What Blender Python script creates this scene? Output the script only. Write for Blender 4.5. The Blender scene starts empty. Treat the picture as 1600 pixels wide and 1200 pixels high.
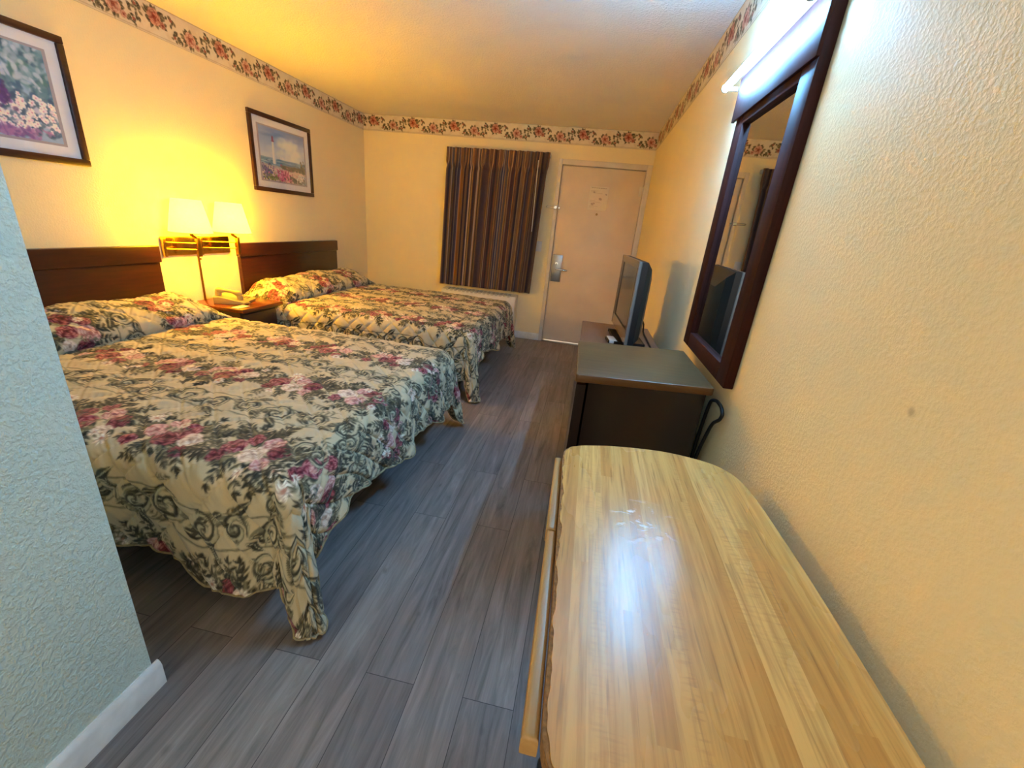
import bpy, bmesh, math, random
import numpy as np
from mathutils import Vector, Matrix

# ------------------------------------------------------------------ camera, world, exposure
scene = bpy.context.scene
C = scene.collection
cam_data = bpy.data.cameras.new('camera')
cam = bpy.data.objects.new('camera', cam_data)
C.objects.link(cam)
cam_data.sensor_fit = 'HORIZONTAL'
cam_data.sensor_width = 36.0
cam_data.lens = 36.0 * 657.04 / 1600.0
cam_data.clip_start = 0.02
_r = Vector((0.97937128, 0.17986716, 0.09208528))
_u = Vector((-0.14863533, 0.33251877, 0.93131026))
_f = Vector((-0.13689204, 0.92578565, -0.35239395))
cam.matrix_world = Matrix(((_r.x, _u.x, -_f.x, 2.83798), (_r.y, _u.y, -_f.y, 0.0), (_r.z, _u.z, -_f.z, 1.35231), (0, 0, 0, 1)))
scene.camera = cam

world = bpy.data.worlds.new('world')
scene.world = world
world.use_nodes = True
world.node_tree.nodes['Background'].inputs['Color'].default_value = (1.0, 0.84, 0.62, 1)
world.node_tree.nodes['Background'].inputs['Strength'].default_value = 1.9

scene.view_settings.view_transform = 'Standard'
scene.view_settings.look = 'None'
scene.view_settings.gamma = 1.0
scene.view_settings.use_curve_mapping = False
scene.view_settings.exposure = 0.0
scene.cycles.use_denoising = True
scene.cycles.max_bounces = 14
scene.cycles.diffuse_bounces = 10
scene.cycles.sample_clamp_indirect = 0.0

BULB_STRENGTH = 90.0
BULB_COLOR = (1.0, 0.57, 0.012)
TUBE_STRENGTH = 400.0
SHADE_GLOW = 30.0
SHADE_COLOR = (1.0, 0.565, 0.008)
TUBE_COLOR = (0.18, 0.53, 1.0)

# room numbers
W, L, H, HB = 3.3613, 5.2722, 2.4047, 2.2327
Y0 = -1.6
PI = math.pi
rnd = random.Random(7)
rng = np.random.default_rng(11)


# ------------------------------------------------------------------ colour and material helpers
def lin(c):
    c = np.asarray(c, float)
    return np.where(c <= 0.04045, c / 12.92, ((c + 0.055) / 1.055) ** 2.4)


def hx(s):
    return tuple(float(v) for v in lin([int(s[i:i + 2], 16) / 255 for i in (0, 2, 4)]))


def rgb(s):
    return np.array([int(s[i:i + 2], 16) / 255 for i in (0, 2, 4)])


class NT:
    def __init__(self, name):
        self.m = bpy.data.materials.new(name)
        self.m.use_nodes = True
        self.t = self.m.node_tree
        self.b = self.t.nodes['Principled BSDF']
        self._tc = None

    def node(self, kind, **kw):
        n = self.t.nodes.new(kind)
        for k, v in kw.items():
            setattr(n, k, v)
        return n

    def link(self, a, b):
        self.t.links.new(a, b)

    def tc(self, which='Object'):
        if self._tc is None:
            self._tc = self.node('ShaderNodeTexCoord')
        return self._tc.outputs[which]

    def mapped(self, scale=(1, 1, 1), rot=(0, 0, 0), loc=(0, 0, 0), which='Object'):
        m = self.node('ShaderNodeMapping')
        m.inputs['Scale'].default_value = scale
        m.inputs['Rotation'].default_value = rot
        m.inputs['Location'].default_value = loc
        self.link(self.tc(which), m.inputs['Vector'])
        return m.outputs['Vector']

    def noise(self, vec, scale=5, detail=3, rough=0.5, dist=0.0):
        n = self.node('ShaderNodeTexNoise')
        n.inputs['Scale'].default_value = scale
        n.inputs['Detail'].default_value = detail
        n.inputs['Roughness'].default_value = rough
        n.inputs['Distortion'].default_value = dist
        self.link(vec, n.inputs['Vector'])
        return n.outputs['Fac']

    def ramp(self, fac, stops, interp='LINEAR'):
        r = self.node('ShaderNodeValToRGB')
        r.color_ramp.interpolation = interp
        e = r.color_ramp.elements
        while len(e) < len(stops):
            e.new(0.5)
        for i, (p, c) in enumerate(stops):
            e[i].position = p
            e[i].color = (c[0], c[1], c[2], 1) if not isinstance(c, (int, float)) else (c, c, c, 1)
        self.link(fac, r.inputs['Fac'])
        return r.outputs['Color']

    def mix(self, fac, a, b, mode='MIX'):
        n = self.node('ShaderNodeMix', data_type='RGBA', blend_type=mode)
        for sock, v in ((n.inputs['Factor'], fac), (n.inputs['A'], a), (n.inputs['B'], b)):
            if hasattr(v, 'links') or isinstance(v, bpy.types.NodeSocket):
                self.link(v, sock)
            elif isinstance(v, (int, float)):
                sock.default_value = v
            else:
                sock.default_value = (v[0], v[1], v[2], 1)
        return n.outputs['Result']

    def math(self, op, a, b=None):
        n = self.node('ShaderNodeMath', operation=op)
        for i, v in enumerate((a, b)):
            if v is None:
                continue
            if isinstance(v, (int, float)):
                n.inputs[i].default_value = v
            else:
                self.link(v, n.inputs[i])
        return n.outputs[0]

    def bump(self, height, strength=0.3, dist=0.01):
        n = self.node('ShaderNodeBump')
        n.inputs['Strength'].default_value = strength
        n.inputs['Distance'].default_value = dist
        self.link(height, n.inputs['Height'])
        self.link(n.outputs['Normal'], self.b.inputs['Normal'])

    def color(self, c):
        if isinstance(c, bpy.types.NodeSocket):
            self.link(c, self.b.inputs['Base Color'])
        else:
            self.b.inputs['Base Color'].default_value = (c[0], c[1], c[2], 1)

    def set(self, **kw):
        names = dict(rough='Roughness', metal='Metallic', spec='Specular IOR Level', coat='Coat Weight', coatr='Coat Roughness', sheen='Sheen Weight')
        for k, v in kw.items():
            s = self.b.inputs[names[k]]
            if isinstance(v, bpy.types.NodeSocket):
                self.link(v, s)
            else:
                s.default_value = v


def plain(name, c, rough=0.5, metal=0.0, var=0.08, scale=30, bump=0.0, spec=0.5, coat=0.0):
    n = NT(name)
    f = n.noise(n.mapped(), scale, 4)
    c = np.array(c)
    n.color(n.ramp(f, [(0.3, tuple(c * (1 - var))), (0.7, tuple(np.minimum(c * (1 + var), 1)))]))
    n.set(rough=rough, metal=metal, spec=spec, coat=coat)
    if bump:
        n.bump(f, bump, 0.002)
    return n.m


def paint(name, c, bump=0.35, scale=75, dist=0.006, patch=0.05, spots=()):
    n = NT(name)
    v = n.mapped()
    big = n.noise(v, 1.6, 3)
    fine = n.noise(v, scale, 3, 0.55)
    c = np.array(c)
    col = n.ramp(big, [(0.3, tuple(c * (1 - patch))), (0.7, tuple(c * (1 + patch)))])
    spk = n.ramp(fine, [(0.62, 0.0), (0.78, 1.0)])
    col = n.mix(n.math('MULTIPLY', spk, 0.10), col, tuple(c * 0.55))
    for (p, r) in spots:
        d = n.node('ShaderNodeVectorMath', operation='DISTANCE')
        n.link(v, d.inputs[0])
        d.inputs[1].default_value = p
        dd = n.math('ADD', d.outputs['Value'], n.math('MULTIPLY', n.noise(v, 60, 2), r * 0.8))
        col = n.mix(n.math('MULTIPLY', n.ramp(n.math('DIVIDE', dd, r * 3), [(0.3, 1.0), (0.62, 0.0)]), 0.4), col, hx('7a6238'))
    n.color(col)
    n.set(rough=0.62, spec=0.35)
    hgt = n.math('ADD', n.ramp(fine, [(0.42, 0.0), (0.62, 1.0)]), n.math('MULTIPLY', n.noise(v, scale * 2.6, 2), 0.35))
    n.bump(hgt, bump, dist)
    return n.m


def wood(name, dark, light, axis='Y', rough=0.35, grain=40, stretch=14, coat=0.0, bump=0.05, spec=0.5):
    n = NT(name)
    sc = {'X': (1, stretch, stretch), 'Y': (stretch, 1, stretch), 'Z': (stretch, stretch, 1)}[axis]
    v = n.mapped(scale=sc)
    f = n.noise(v, grain / stretch, 6, 0.6, 0.4)
    n.color(n.ramp(f, [(0.28, dark), (0.72, light)]))
    n.set(rough=rough, coat=coat, spec=spec)
    if bump:
        n.bump(f, bump, 0.002)
    return n.m


def vcol(name, rough=0.8, spec=0.3, sheen=0.0, fiber=0.0, coat=0.0, scale=300):
    """material that reads the surface pattern stored on the mesh, with a fine procedural weave"""
    n = NT(name)
    a = n.node('ShaderNodeAttribute', attribute_name='pattern')
    f = n.noise(n.mapped(), scale, 2)
    col = n.mix(n.math('MULTIPLY', f, 0.16), a.outputs['Color'], (0.02, 0.015, 0.01))
    n.color(col)
    n.set(rough=rough, spec=spec, sheen=sheen, coat=coat)
    if fiber:
        n.bump(f, fiber, 0.001)
    return n.m


# ------------------------------------------------------------------ mesh helpers
class MB:
    def __init__(self):
        self.bm = bmesh.new()

    def box(self, lo, hi, bev=0.0, seg=2, mat=None):
        lo, hi = Vector(lo), Vector(hi)
        r = bmesh.ops.create_cube(self.bm, size=1.0)
        vs = r['verts']
        mid, d = (lo + hi) / 2, hi - lo
        for v in vs:
            v.co = Vector((v.co.x * d.x, v.co.y * d.y, v.co.z * d.z)) + mid
            if mat is not None:
                v.co = mat @ v.co
        if bev:
            es = list({e for v in vs for e in v.link_edges})
            bmesh.ops.bevel(self.bm, geom=es, offset=bev, segments=seg, profile=0.5, affect='EDGES')
        return self

    def prism(self, poly, z0, z1, bev=0.0, seg=2, axis='z', fix=None):
        """extrude a 2-D polygon between two heights (fix maps (u, v, t) to xyz)"""
        fn = fix or (lambda a, b, t: (a, b, t))
        lo = [self.bm.verts.new(fn(a, b, z0)) for a, b in poly]
        hi = [self.bm.verts.new(fn(a, b, z1)) for a, b in poly]
        n = len(poly)
        f0 = self.bm.faces.new(list(reversed(lo)))
        f1 = self.bm.faces.new(hi)
        for i in range(n):
            self.bm.faces.new((lo[i], lo[(i + 1) % n], hi[(i + 1) % n], hi[i]))
        if bev:
            bmesh.ops.bevel(self.bm, geom=list(f1.edges) + list(f0.edges), offset=bev, segments=seg, profile=0.5, affect='EDGES')
        return self

    def tube(self, pts, r, n=12, cap=True):
        pts = [Vector(p) for p in pts]
        rs = r if isinstance(r, (list, tuple)) else [r] * len(pts)
        t0 = (pts[1] - pts[0]).normalized()
        up = Vector((0, 0, 1)) if abs(t0.z) < 0.9 else Vector((1, 0, 0))
        a = t0.cross(up).normalized()
        rings = []
        for i, p in enumerate(pts):
            t = (pts[min(i + 1, len(pts) - 1)] - pts[max(i - 1, 0)]).normalized()
            a = (a - t * a.dot(t)).normalized()
            b = t.cross(a)
            rings.append([self.bm.verts.new(p + (a * math.cos(2 * PI * k / n) + b * math.sin(2 * PI * k / n)) * rs[i]) for k in range(n)])
        for i in range(len(rings) - 1):
            for k in range(n):
                self.bm.faces.new((rings[i][k], rings[i][(k + 1) % n], rings[i + 1][(k + 1) % n], rings[i + 1][k]))
        if cap:
            self.bm.faces.new(list(reversed(rings[0])))
            self.bm.faces.new(rings[-1])
        return self

    def lathe(self, prof, center, n=48, close=False):
        cx, cy = center
        rings = []
        for r, z in prof:
            rings.append([self.bm.verts.new((cx + r * math.cos(2 * PI * k / n), cy + r * math.sin(2 * PI * k / n), z)) for k in range(n)])
        m = len(rings)
        for i in range(m if close else m - 1):
            for k in range(n):
                self.bm.faces.new((rings[i][k], rings[i][(k + 1) % n], rings[(i + 1) % m][(k + 1) % n], rings[(i + 1) % m][k]))
        return self

    def sphere(self, c, r, n=20, scale=(1, 1, 1)):
        q = bmesh.ops.create_uvsphere(self.bm, u_segments=n, v_segments=n // 2, radius=r)
        for v in q['verts']:
            v.co = Vector((v.co.x * scale[0], v.co.y * scale[1], v.co.z * scale[2])) + Vector(c)
        return self

    def build(self, name, mat, parent=None, label=None, smooth=None, angle=40):
        bmesh.ops.recalc_face_normals(self.bm, faces=self.bm.faces[:])
        me = bpy.data.meshes.new(name)
        self.bm.to_mesh(me)
        self.bm.free()
        return link(name, me, mat, parent, label, angle)


def link(name, me, mat, parent=None, label=None, angle=40):
    o = bpy.data.objects.new(name, me)
    C.objects.link(o)
    me.materials.append(mat)
    if angle:
        me.polygons.foreach_set('use_smooth', [True] * len(me.polygons))
        try:
            me.set_sharp_from_angle(angle=math.radians(angle))
        except Exception:
            pass
    if parent is not None:
        o.parent = parent
        p, off = parent, Vector((0, 0, 0))
        while p is not None:
            off += p.location
            p = p.parent
        o.matrix_parent_inverse = Matrix.Translation(-off)
    if label:
        o['label'] = label
    return o


def thing(name, label, cat, loc, group=None):
    o = bpy.data.objects.new(name, None)
    C.objects.link(o)
    o.location = loc
    o.empty_display_size = 0.1
    return tag(o, label, cat, group)


def tag(o, label, cat, group=None):
    o['label'] = label
    o['category'] = cat
    if group:
        o['group'] = group
    return o


def struct(o, label=None):
    o['kind'] = 'structure'
    if label:
        o['label'] = label
    return o


def grid_mesh(name, P, col=None):
    """P: (n, m, 3) points -> quad grid mesh; col: (n, m, 3) sRGB pattern"""
    n, m = P.shape[:2]
    me = bpy.data.meshes.new(name)
    idx = np.arange(n * m).reshape(n, m)
    q = np.stack([idx[:-1, :-1], idx[1:, :-1], idx[1:, 1:], idx[:-1, 1:]], -1).reshape(-1, 4)
    nf = len(q)
    me.vertices.add(n * m)
    me.vertices.foreach_set('co', P.reshape(-1).astype(np.float32))
    me.loops.add(nf * 4)
    me.loops.foreach_set('vertex_index', q.reshape(-1).astype(np.int32))
    me.polygons.add(nf)
    me.polygons.foreach_set('loop_start', np.arange(0, nf * 4, 4, dtype=np.int32))
    me.update(calc_edges=True)
    if col is not None:
        a = me.color_attributes.new('pattern', 'FLOAT_COLOR', 'POINT')
        full = np.ones((n * m, 4), np.float32)
        full[:, :3] = lin(np.clip(col.reshape(-1, 3), 0, 1))
        a.data.foreach_set('color', full.reshape(-1))
    return me


def rounded(poly, rad, seg=6):
    out = []
    n = len(poly)
    rads = rad if isinstance(rad, (list, tuple)) else [rad] * n
    for i in range(n):
        p, a, b = Vector(poly[i]), Vector(poly[i - 1]), Vector(poly[(i + 1) % n])
        r = rads[i]
        if r <= 0:
            out.append(tuple(p))
            continue
        da, db = (a - p).normalized(), (b - p).normalized()
        p0, p1 = p + da * r, p + db * r
        for k in range(seg + 1):
            t = k / seg
            q = p0 * (1 - t) ** 2 + p * 2 * t * (1 - t) + p1 * t ** 2
            out.append(tuple(q))
    return out


# ------------------------------------------------------------------ a small painter for printed patterns
class Canvas:
    def __init__(self, w, h, px, base):
        self.px = px
        self.w, self.h = int(round(w / px)), int(round(h / px))
        self.a = np.ones((self.h, self.w, 3)) * np.asarray(base)

    def _win(self, x0, y0, x1, y1):
        i0, i1 = max(0, int(x0 / self.px) - 1), min(self.w, int(x1 / self.px) + 2)
        j0, j1 = max(0, int(y0 / self.px) - 1), min(self.h, int(y1 / self.px) + 2)
        if i0 >= i1 or j0 >= j1:
            return None
        X, Y = np.meshgrid((np.arange(i0, i1) + 0.5) * self.px, (np.arange(j0, j1) + 0.5) * self.px)
        return i0, i1, j0, j1, X, Y

    def _put(self, win, alpha, col):
        i0, i1, j0, j1 = win[:4]
        s = self.a[j0:j1, i0:i1]
        s += alpha[..., None] * (np.asarray(col) - s)

    def ellipse(self, cx, cy, rx, ry, ang, col, alpha=1.0, soft=None, col2=None):
        R = max(rx, ry) * 1.1 + self.px
        w = self._win(cx - R, cy - R, cx + R, cy + R)
        if w is None:
            return
        c, s = math.cos(ang), math.sin(ang)
        u = ((w[4] - cx) * c + (w[5] - cy) * s) / rx
        v = (-(w[4] - cx) * s + (w[5] - cy) * c) / ry
        d = np.sqrt(u * u + v * v)
        soft = soft or (self.px / min(rx, ry))
        al = np.clip((1 - d) / soft + 0.5, 0, 1) * alpha
        if col2 is not None:
            t = np.clip(d, 0, 1)[..., None]
            colr = np.asarray(col) * (1 - t) + np.asarray(col2) * t
        else:
            colr = col
        self._put(w, al, colr)

    def leaf(self, x, y, ln, wd, ang, col, vein=None, alpha=1.0):
        w = self._win(x - ln, y - ln, x + ln, y + ln)
        if w is None:
            return
        c, s = math.cos(ang), math.sin(ang)
        u = ((w[4] - x) * c + (w[5] - y) * s) / ln
        v = (-(w[4] - x) * s + (w[5] - y) * c) / wd
        prof = np.sin(np.clip(u, 0, 1) * PI) * (1.15 - 0.5 * np.clip(u, 0, 1))
        al = np.clip((prof - np.abs(v)) * wd / self.px + 0.5, 0, 1) * (u > 0) * (u < 1) * alpha
        shade = np.asarray(col) * (1 + 0.25 * np.sign(v)[..., None] * 0.6)
        self._put(w, al, np.clip(shade, 0, 1))
        if vein is not None:
            self._put(w, al * (np.abs(v) < 0.13), vein)

    def stroke(self, pts, wid, col, alpha=1.0):
        pts = np.asarray(pts)
        n = len(pts)
        wid = wid if hasattr(wid, '__len__') else [wid] * n
        for i in range(n - 1):
            (x0, y0), (x1, y1) = pts[i], pts[i + 1]
            wd = (wid[i] + wid[i + 1]) / 2
            w = self._win(min(x0, x1) - wd, min(y0, y1) - wd, max(x0, x1) + wd, max(y0, y1) + wd)
            if w is None:
                continue
            dx, dy = x1 - x0, y1 - y0
            t = np.clip(((w[4] - x0) * dx + (w[5] - y0) * dy) / (dx * dx + dy * dy + 1e-12), 0, 1)
            d = np.hypot(w[4] - x0 - t * dx, w[5] - y0 - t * dy)
            self._put(w, np.clip((wd / 2 - d) / self.px + 0.5, 0, 1) * alpha, col)

    def sample(self, x, y):
        fx = np.clip(x / self.px - 0.5, 0, self.w - 1.001)
        fy = np.clip(y / self.px - 0.5, 0, self.h - 1.001)
        i, j = fx.astype(int), fy.astype(int)
        i2, j2 = np.minimum(i + 1, self.w - 1), np.minimum(j + 1, self.h - 1)
        tx, ty = (fx - i)[..., None], (fy - j)[..., None]
        a = self.a
        return (a[j, i] * (1 - tx) + a[j, i2] * tx) * (1 - ty) + (a[j2, i] * (1 - tx) + a[j2, i2] * tx) * ty


def rose(cv, x, y, R, pal, rot=0.0):
    """layered petals from the outside in; pal = (outer, mid, light edge, heart)"""
    outer, mid, light, heart = [np.asarray(p) for p in pal]
    for ring, (rr, pr, n) in enumerate([(0.68, 0.46, 6), (0.46, 0.40, 5), (0.27, 0.30, 4)]):
        for k in range(n):
            a = rot + 2 * PI * (k + 0.5 * ring) / n + rnd.uniform(-0.2, 0.2)
            px, py = x + math.cos(a) * R * rr, y + math.sin(a) * R * rr
            base = outer * (1 - ring / 2.6) + mid * (ring / 2.6)
            base = np.clip(base * rnd.uniform(0.82, 1.16), 0, 1)
            cv.ellipse(px, py, R * pr * 0.78, R * pr * 1.12, a, heart * 0.9, 0.8)
            cv.ellipse(px + math.cos(a) * R * 0.05, py + math.sin(a) * R * 0.05, R * pr * 0.66, R * pr * 1.0, a, base * 0.85, 1, None, np.clip(base * 1.05, 0, 1))
            cv.ellipse(px + math.cos(a) * R * pr * 0.45, py + math.sin(a) * R * pr * 0.45, R * pr * 0.22, R * pr * 0.75, a, light, 0.75, 0.5)
    cv.ellipse(x, y, R * 0.24, R * 0.2, rot, heart, 1, None, mid)
    t = np.linspace(0.6, 2.6 * PI, 22)
    cv.stroke(np.stack([x + np.cos(t + rot) * R * 0.035 * t, y + np.sin(t + rot) * R * 0.03 * t], -1), R * 0.05, heart * 0.75, 0.8)


def daisy(cv, x, y, R, col, heart, rot=0.0, n=9):
    for k in range(n):
        a = rot + 2 * PI * k / n
        cv.leaf(x, y, R, R * 0.24, a, np.clip(np.asarray(col) * rnd.uniform(0.9, 1.05), 0, 1))
    cv.ellipse(x, y, R * 0.22, R * 0.22, 0, heart)


def sprig(cv, x, y, ln, ang, cols, n=5, wd=0.2):
    pts = []
    a = ang
    px, py = x, y
    for i in range(n + 1):
        pts.append((px, py))
        a += rnd.uniform(-0.15, 0.18)
        px += math.cos(a) * ln / n
        py += math.sin(a) * ln / n
    cv.stroke(pts, ln * 0.03, cols[0])
    for i in range(1, n + 1):
        for s in (-1, 1):
            l = ln * (0.42 - 0.04 * i)
            cv.leaf(pts[i][0], pts[i][1], l, l * wd, a + s * rnd.uniform(0.6, 1.0), cols[rnd.randrange(len(cols))], np.asarray(cols[0]) * 0.7)
    cv.leaf(pts[-1][0], pts[-1][1], ln * 0.3, ln * 0.06, a, cols[0])


def spiral(cv, x, y, R, turns, start, hand, cols, wid):
    t = np.linspace(0, 1, 46)
    r = R * (1 - t) ** 0.9 + R * 0.06
    a = start + hand * t * turns * 2 * PI
    pts = np.stack([x + r * np.cos(a), y + r * np.sin(a)], -1)
    w = wid * (0.35 + 0.9 * np.sin(np.clip(t * 1.05, 0, 1) * PI))
    cv.stroke(pts, w * 1.45, cols[1])
    cv.stroke(pts + np.array([wid * 0.15, -wid * 0.15]), w * 0.7, cols[2])
    cv.stroke(pts + np.array([-wid * 0.3, wid * 0.3]), w * 0.45, cols[0])
    for k in (8, 16, 24):
        for s in (1,):
            cv.leaf(pts[k][0], pts[k][1], R * 0.55, R * 0.15, a[k] + hand * 0.5, cols[(k // 8) % 2], cols[2])


def bedspread_canvas():
    Lc, Wc = 2.75, 2.75
    cv = Canvas(Lc, Wc, 0.0027, rgb('c8bb9c'))
    # soft tonal damask in the ground
    for k in range(260):
        cv.ellipse(rnd.uniform(0, Lc), rnd.uniform(0, Wc), rnd.uniform(.03, .10), rnd.uniform(.015, .04), rnd.uniform(0, PI), rgb('b9ac8a'), 0.35, 0.9)
    olive = [rgb('3d3a2f'), rgb('57523f'), rgb('6f6a52'), rgb('343832')]
    sage = [rgb('3a3a32'), rgb('6c6a58'), rgb('b9b498')]
    mauve = (rgb('742434'), rgb('9c4250'), rgb('d59a9a'), rgb('42101a'))
    wine = (rgb('5e1c2a'), rgb('852f3c'), rgb('bb7276'), rgb('330c14'))
    pink = (rgb('bb7f80'), rgb('d7a9a2'), rgb('f0d6c8'), rgb('8a4a50'))
    cream = (rgb('cdb5a2'), rgb('e4d2c0'), rgb('f6ede0'), rgb('a07f70'))
    bc = Wc / 2
    P = 0.53
    # scroll bands
    for k in range(-4, 5):
        b = bc - 0.945 + P * (k + 1)
        if b < -.1 or b > Wc + .1:
            continue
        x = rnd.uniform(-0.3, 0.0)
        s = 1
        t = np.linspace(0, Lc, 160)
        cv.stroke(np.stack([t, b + 0.055 + 0.010 * np.sin(t * 9)], -1), 0.006, sage[1], 0.9)
        cv.stroke(np.stack([t, b - 0.060 + 0.010 * np.sin(t * 9 + 1)], -1), 0.006, sage[1], 0.9)
        while x < Lc + .1:
            R = rnd.uniform(0.046, 0.062)
            spiral(cv, x, b + s * 0.008, R, 1.5, rnd.uniform(0, 6), s, sage, 0.017)
            for q in range(5):
                cv.leaf(x + R * 0.7 + q * 0.014, b - s * 0.035 + s * q * 0.012, rnd.uniform(.05, .085), 0.015, s * rnd.uniform(-.5, .6), [sage[0], sage[1]][q % 2], sage[2])
            if rnd.random() < 0.5:
                cv.leaf(x - R * 0.3, b + s * 0.05, .09, .018, s * 0.6, sage[0], sage[2])
            x += rnd.uniform(0.125, 0.16)
            s = -s
    # garland bands with roses
    for k in range(-4, 5):
        b = bc - 0.68 + P * k
        if b < -.25 or b > Wc + .25:
            continue
        x = rnd.uniform(-0.2, 0.05)
        while x < Lc + .2:
            cl = rnd.uniform(0.0, 0.025)
            for q in range(22):
                a = rnd.uniform(0, 2 * PI)
                sprig(cv, x + math.cos(a) * 0.07, b + cl + math.sin(a) * 0.045, rnd.uniform(.07, .125), a + rnd.uniform(-.4, .4), olive, rnd.choice([4, 5]))
            for q in range(26):
                a = rnd.uniform(0, 2 * PI)
                rr = rnd.uniform(.02, .10)
                cv.leaf(x + math.cos(a) * rr * 1.3, b + math.sin(a) * rr, rnd.uniform(.035, .06), rnd.uniform(.010, .017), a + rnd.uniform(-.8, .8), olive[q % 4], rgb('8d8667'))
            spots = [(-.075, .01, .043), (.005, -.035, .047), (.03, .045, .040), (.095, .0, .042), (-.03, .065, .030), (.085, -.065, .030), (-.1, -.055, .028)]
            pals = [mauve, pink, wine, mauve, cream, pink, wine]
            sh = rnd.randrange(7)
            for i, (dx, dy, R) in enumerate(spots):
                rose(cv, x + dx + rnd.uniform(-.012, .012), b + cl + dy + rnd.uniform(-.012, .012), R * rnd.uniform(.85, 1.1), pals[(i + sh) % 7], rnd.uniform(0, 6))
            for i in range(3):
                daisy(cv, x + rnd.uniform(-.15, .15), b + rnd.choice([-1, 1]) * rnd.uniform(.06, .11), rnd.uniform(.022, .032), rgb('efdccb'), rgb('b5806d'), rnd.uniform(0, 6))
            for i in range(3):
                a = rnd.choice([0.4, 2.7, -0.5, 3.6]) + rnd.uniform(-.3, .3)
                sprig(cv, x + math.cos(a) * .11, b + math.sin(a) * .09, rnd.uniform(.09, .13), a, olive, 6, 0.16)
            x += rnd.uniform(0.30, 0.37)
    # dense scrollwork across the foot end of the cloth
    for q in range(150):
        x, y = rnd.uniform(2.10, 2.70), rnd.uniform(0.1, Wc - 0.1)
        k = rnd.random()
        if k < 0.42:
            spiral(cv, x, y, rnd.uniform(.030, .050), 1.4, rnd.uniform(0, 6), rnd.choice([-1, 1]), sage, 0.012)
        elif k < 0.85:
            sprig(cv, x, y, rnd.uniform(.08, .14), rnd.uniform(0, 6), olive, 6, 0.16)
        else:
            rose(cv, x, y, rnd.uniform(.022, .036), [mauve, pink, cream, wine][q % 4], rnd.uniform(0, 6))
    # light filler sprigs between the bands
    for q in range(240):
        sprig(cv, rnd.uniform(0, Lc), rnd.uniform(0, Wc), rnd.uniform(.05, .09), rnd.uniform(0, 6), [rgb('6f6a55'), rgb('8a8468'), rgb('5b5644')], 4, 0.14)
    return cv


def border_tile():
    """one repeat of the wallpaper border, 0.49 x 0.172"""
    w, h = 0.49, 0.172
    cv = Canvas(w, h, 0.002, rgb('eadfc8'))
    for k in range(50):
        cv.ellipse(rnd.uniform(0, w), rnd.uniform(0, h), rnd.uniform(.01, .05), rnd.uniform(.006, .02), rnd.uniform(0, PI), rgb('dccbb0'), 0.4, 0.9)
    gr = [rgb('4d4636'), rgb('665c45'), rgb('3f3a2e'), rgb('7c7158')]
    red = (rgb('c08772'), rgb('b4584a'), rgb('e2b6a0'), rgb('7c221f'))
    ros = (rgb('c79a88'), rgb('b8705f'), rgb('e8cab8'), rgb('8c3a34'))
    for ox in (-w, 0, w):
        rs = random.Random(3)
        for (x, y, R, pal) in ((.12, .066, .043, red), (.365, .100, .041, ros)):
            for q in range(14):
                a = 2 * PI * q / 14 + rs.uniform(-.2, .2)
                cv.leaf(ox + x + math.cos(a) * .030, y + math.sin(a) * .024, rs.uniform(.03, .052), rs.uniform(.009, .014), a + rs.uniform(-.5, .5), gr[q % 4], rgb('9b8f70'))
            rose(cv, ox + x, y, R, pal, rs.uniform(0, 6))
            for s_ in (-1, 1):
                for q in range(5):
                    lx, ly = ox + x + s_ * rs.uniform(.055, .105), y + rs.uniform(-.045, .045)
                    cv.leaf(lx, ly, rs.uniform(.022, .036), rs.uniform(.008, .012), rs.uniform(0, 6), gr[q % 4], rgb('a09474'))
            rose(cv, ox + x + .052, y + .028, R * .45, pal, rs.uniform(0, 6))
        for (x, y) in ((.235, .045), (.25, .128), (.475, .125), (.005, .045)):
            for q in range(9):
                cv.leaf(ox + x + rs.uniform(-.026, .026), y + rs.uniform(-.022, .022), rs.uniform(.018, .032), rs.uniform(.007, .011), rs.uniform(0, 6), gr[q % 4], rgb('9b8f70'))
            cv.ellipse(ox + x, y, .010, .009, 0, rgb('a4604f'))
    cv.a[:int(.004 / .002)] = rgb('b9a988')
    cv.a[-int(.014 / .002):-int(.011 / .002)] = rgb('c2b294')
    cv.a[-int(.004 / .002):] = rgb('b9a988')
    return cv


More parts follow.
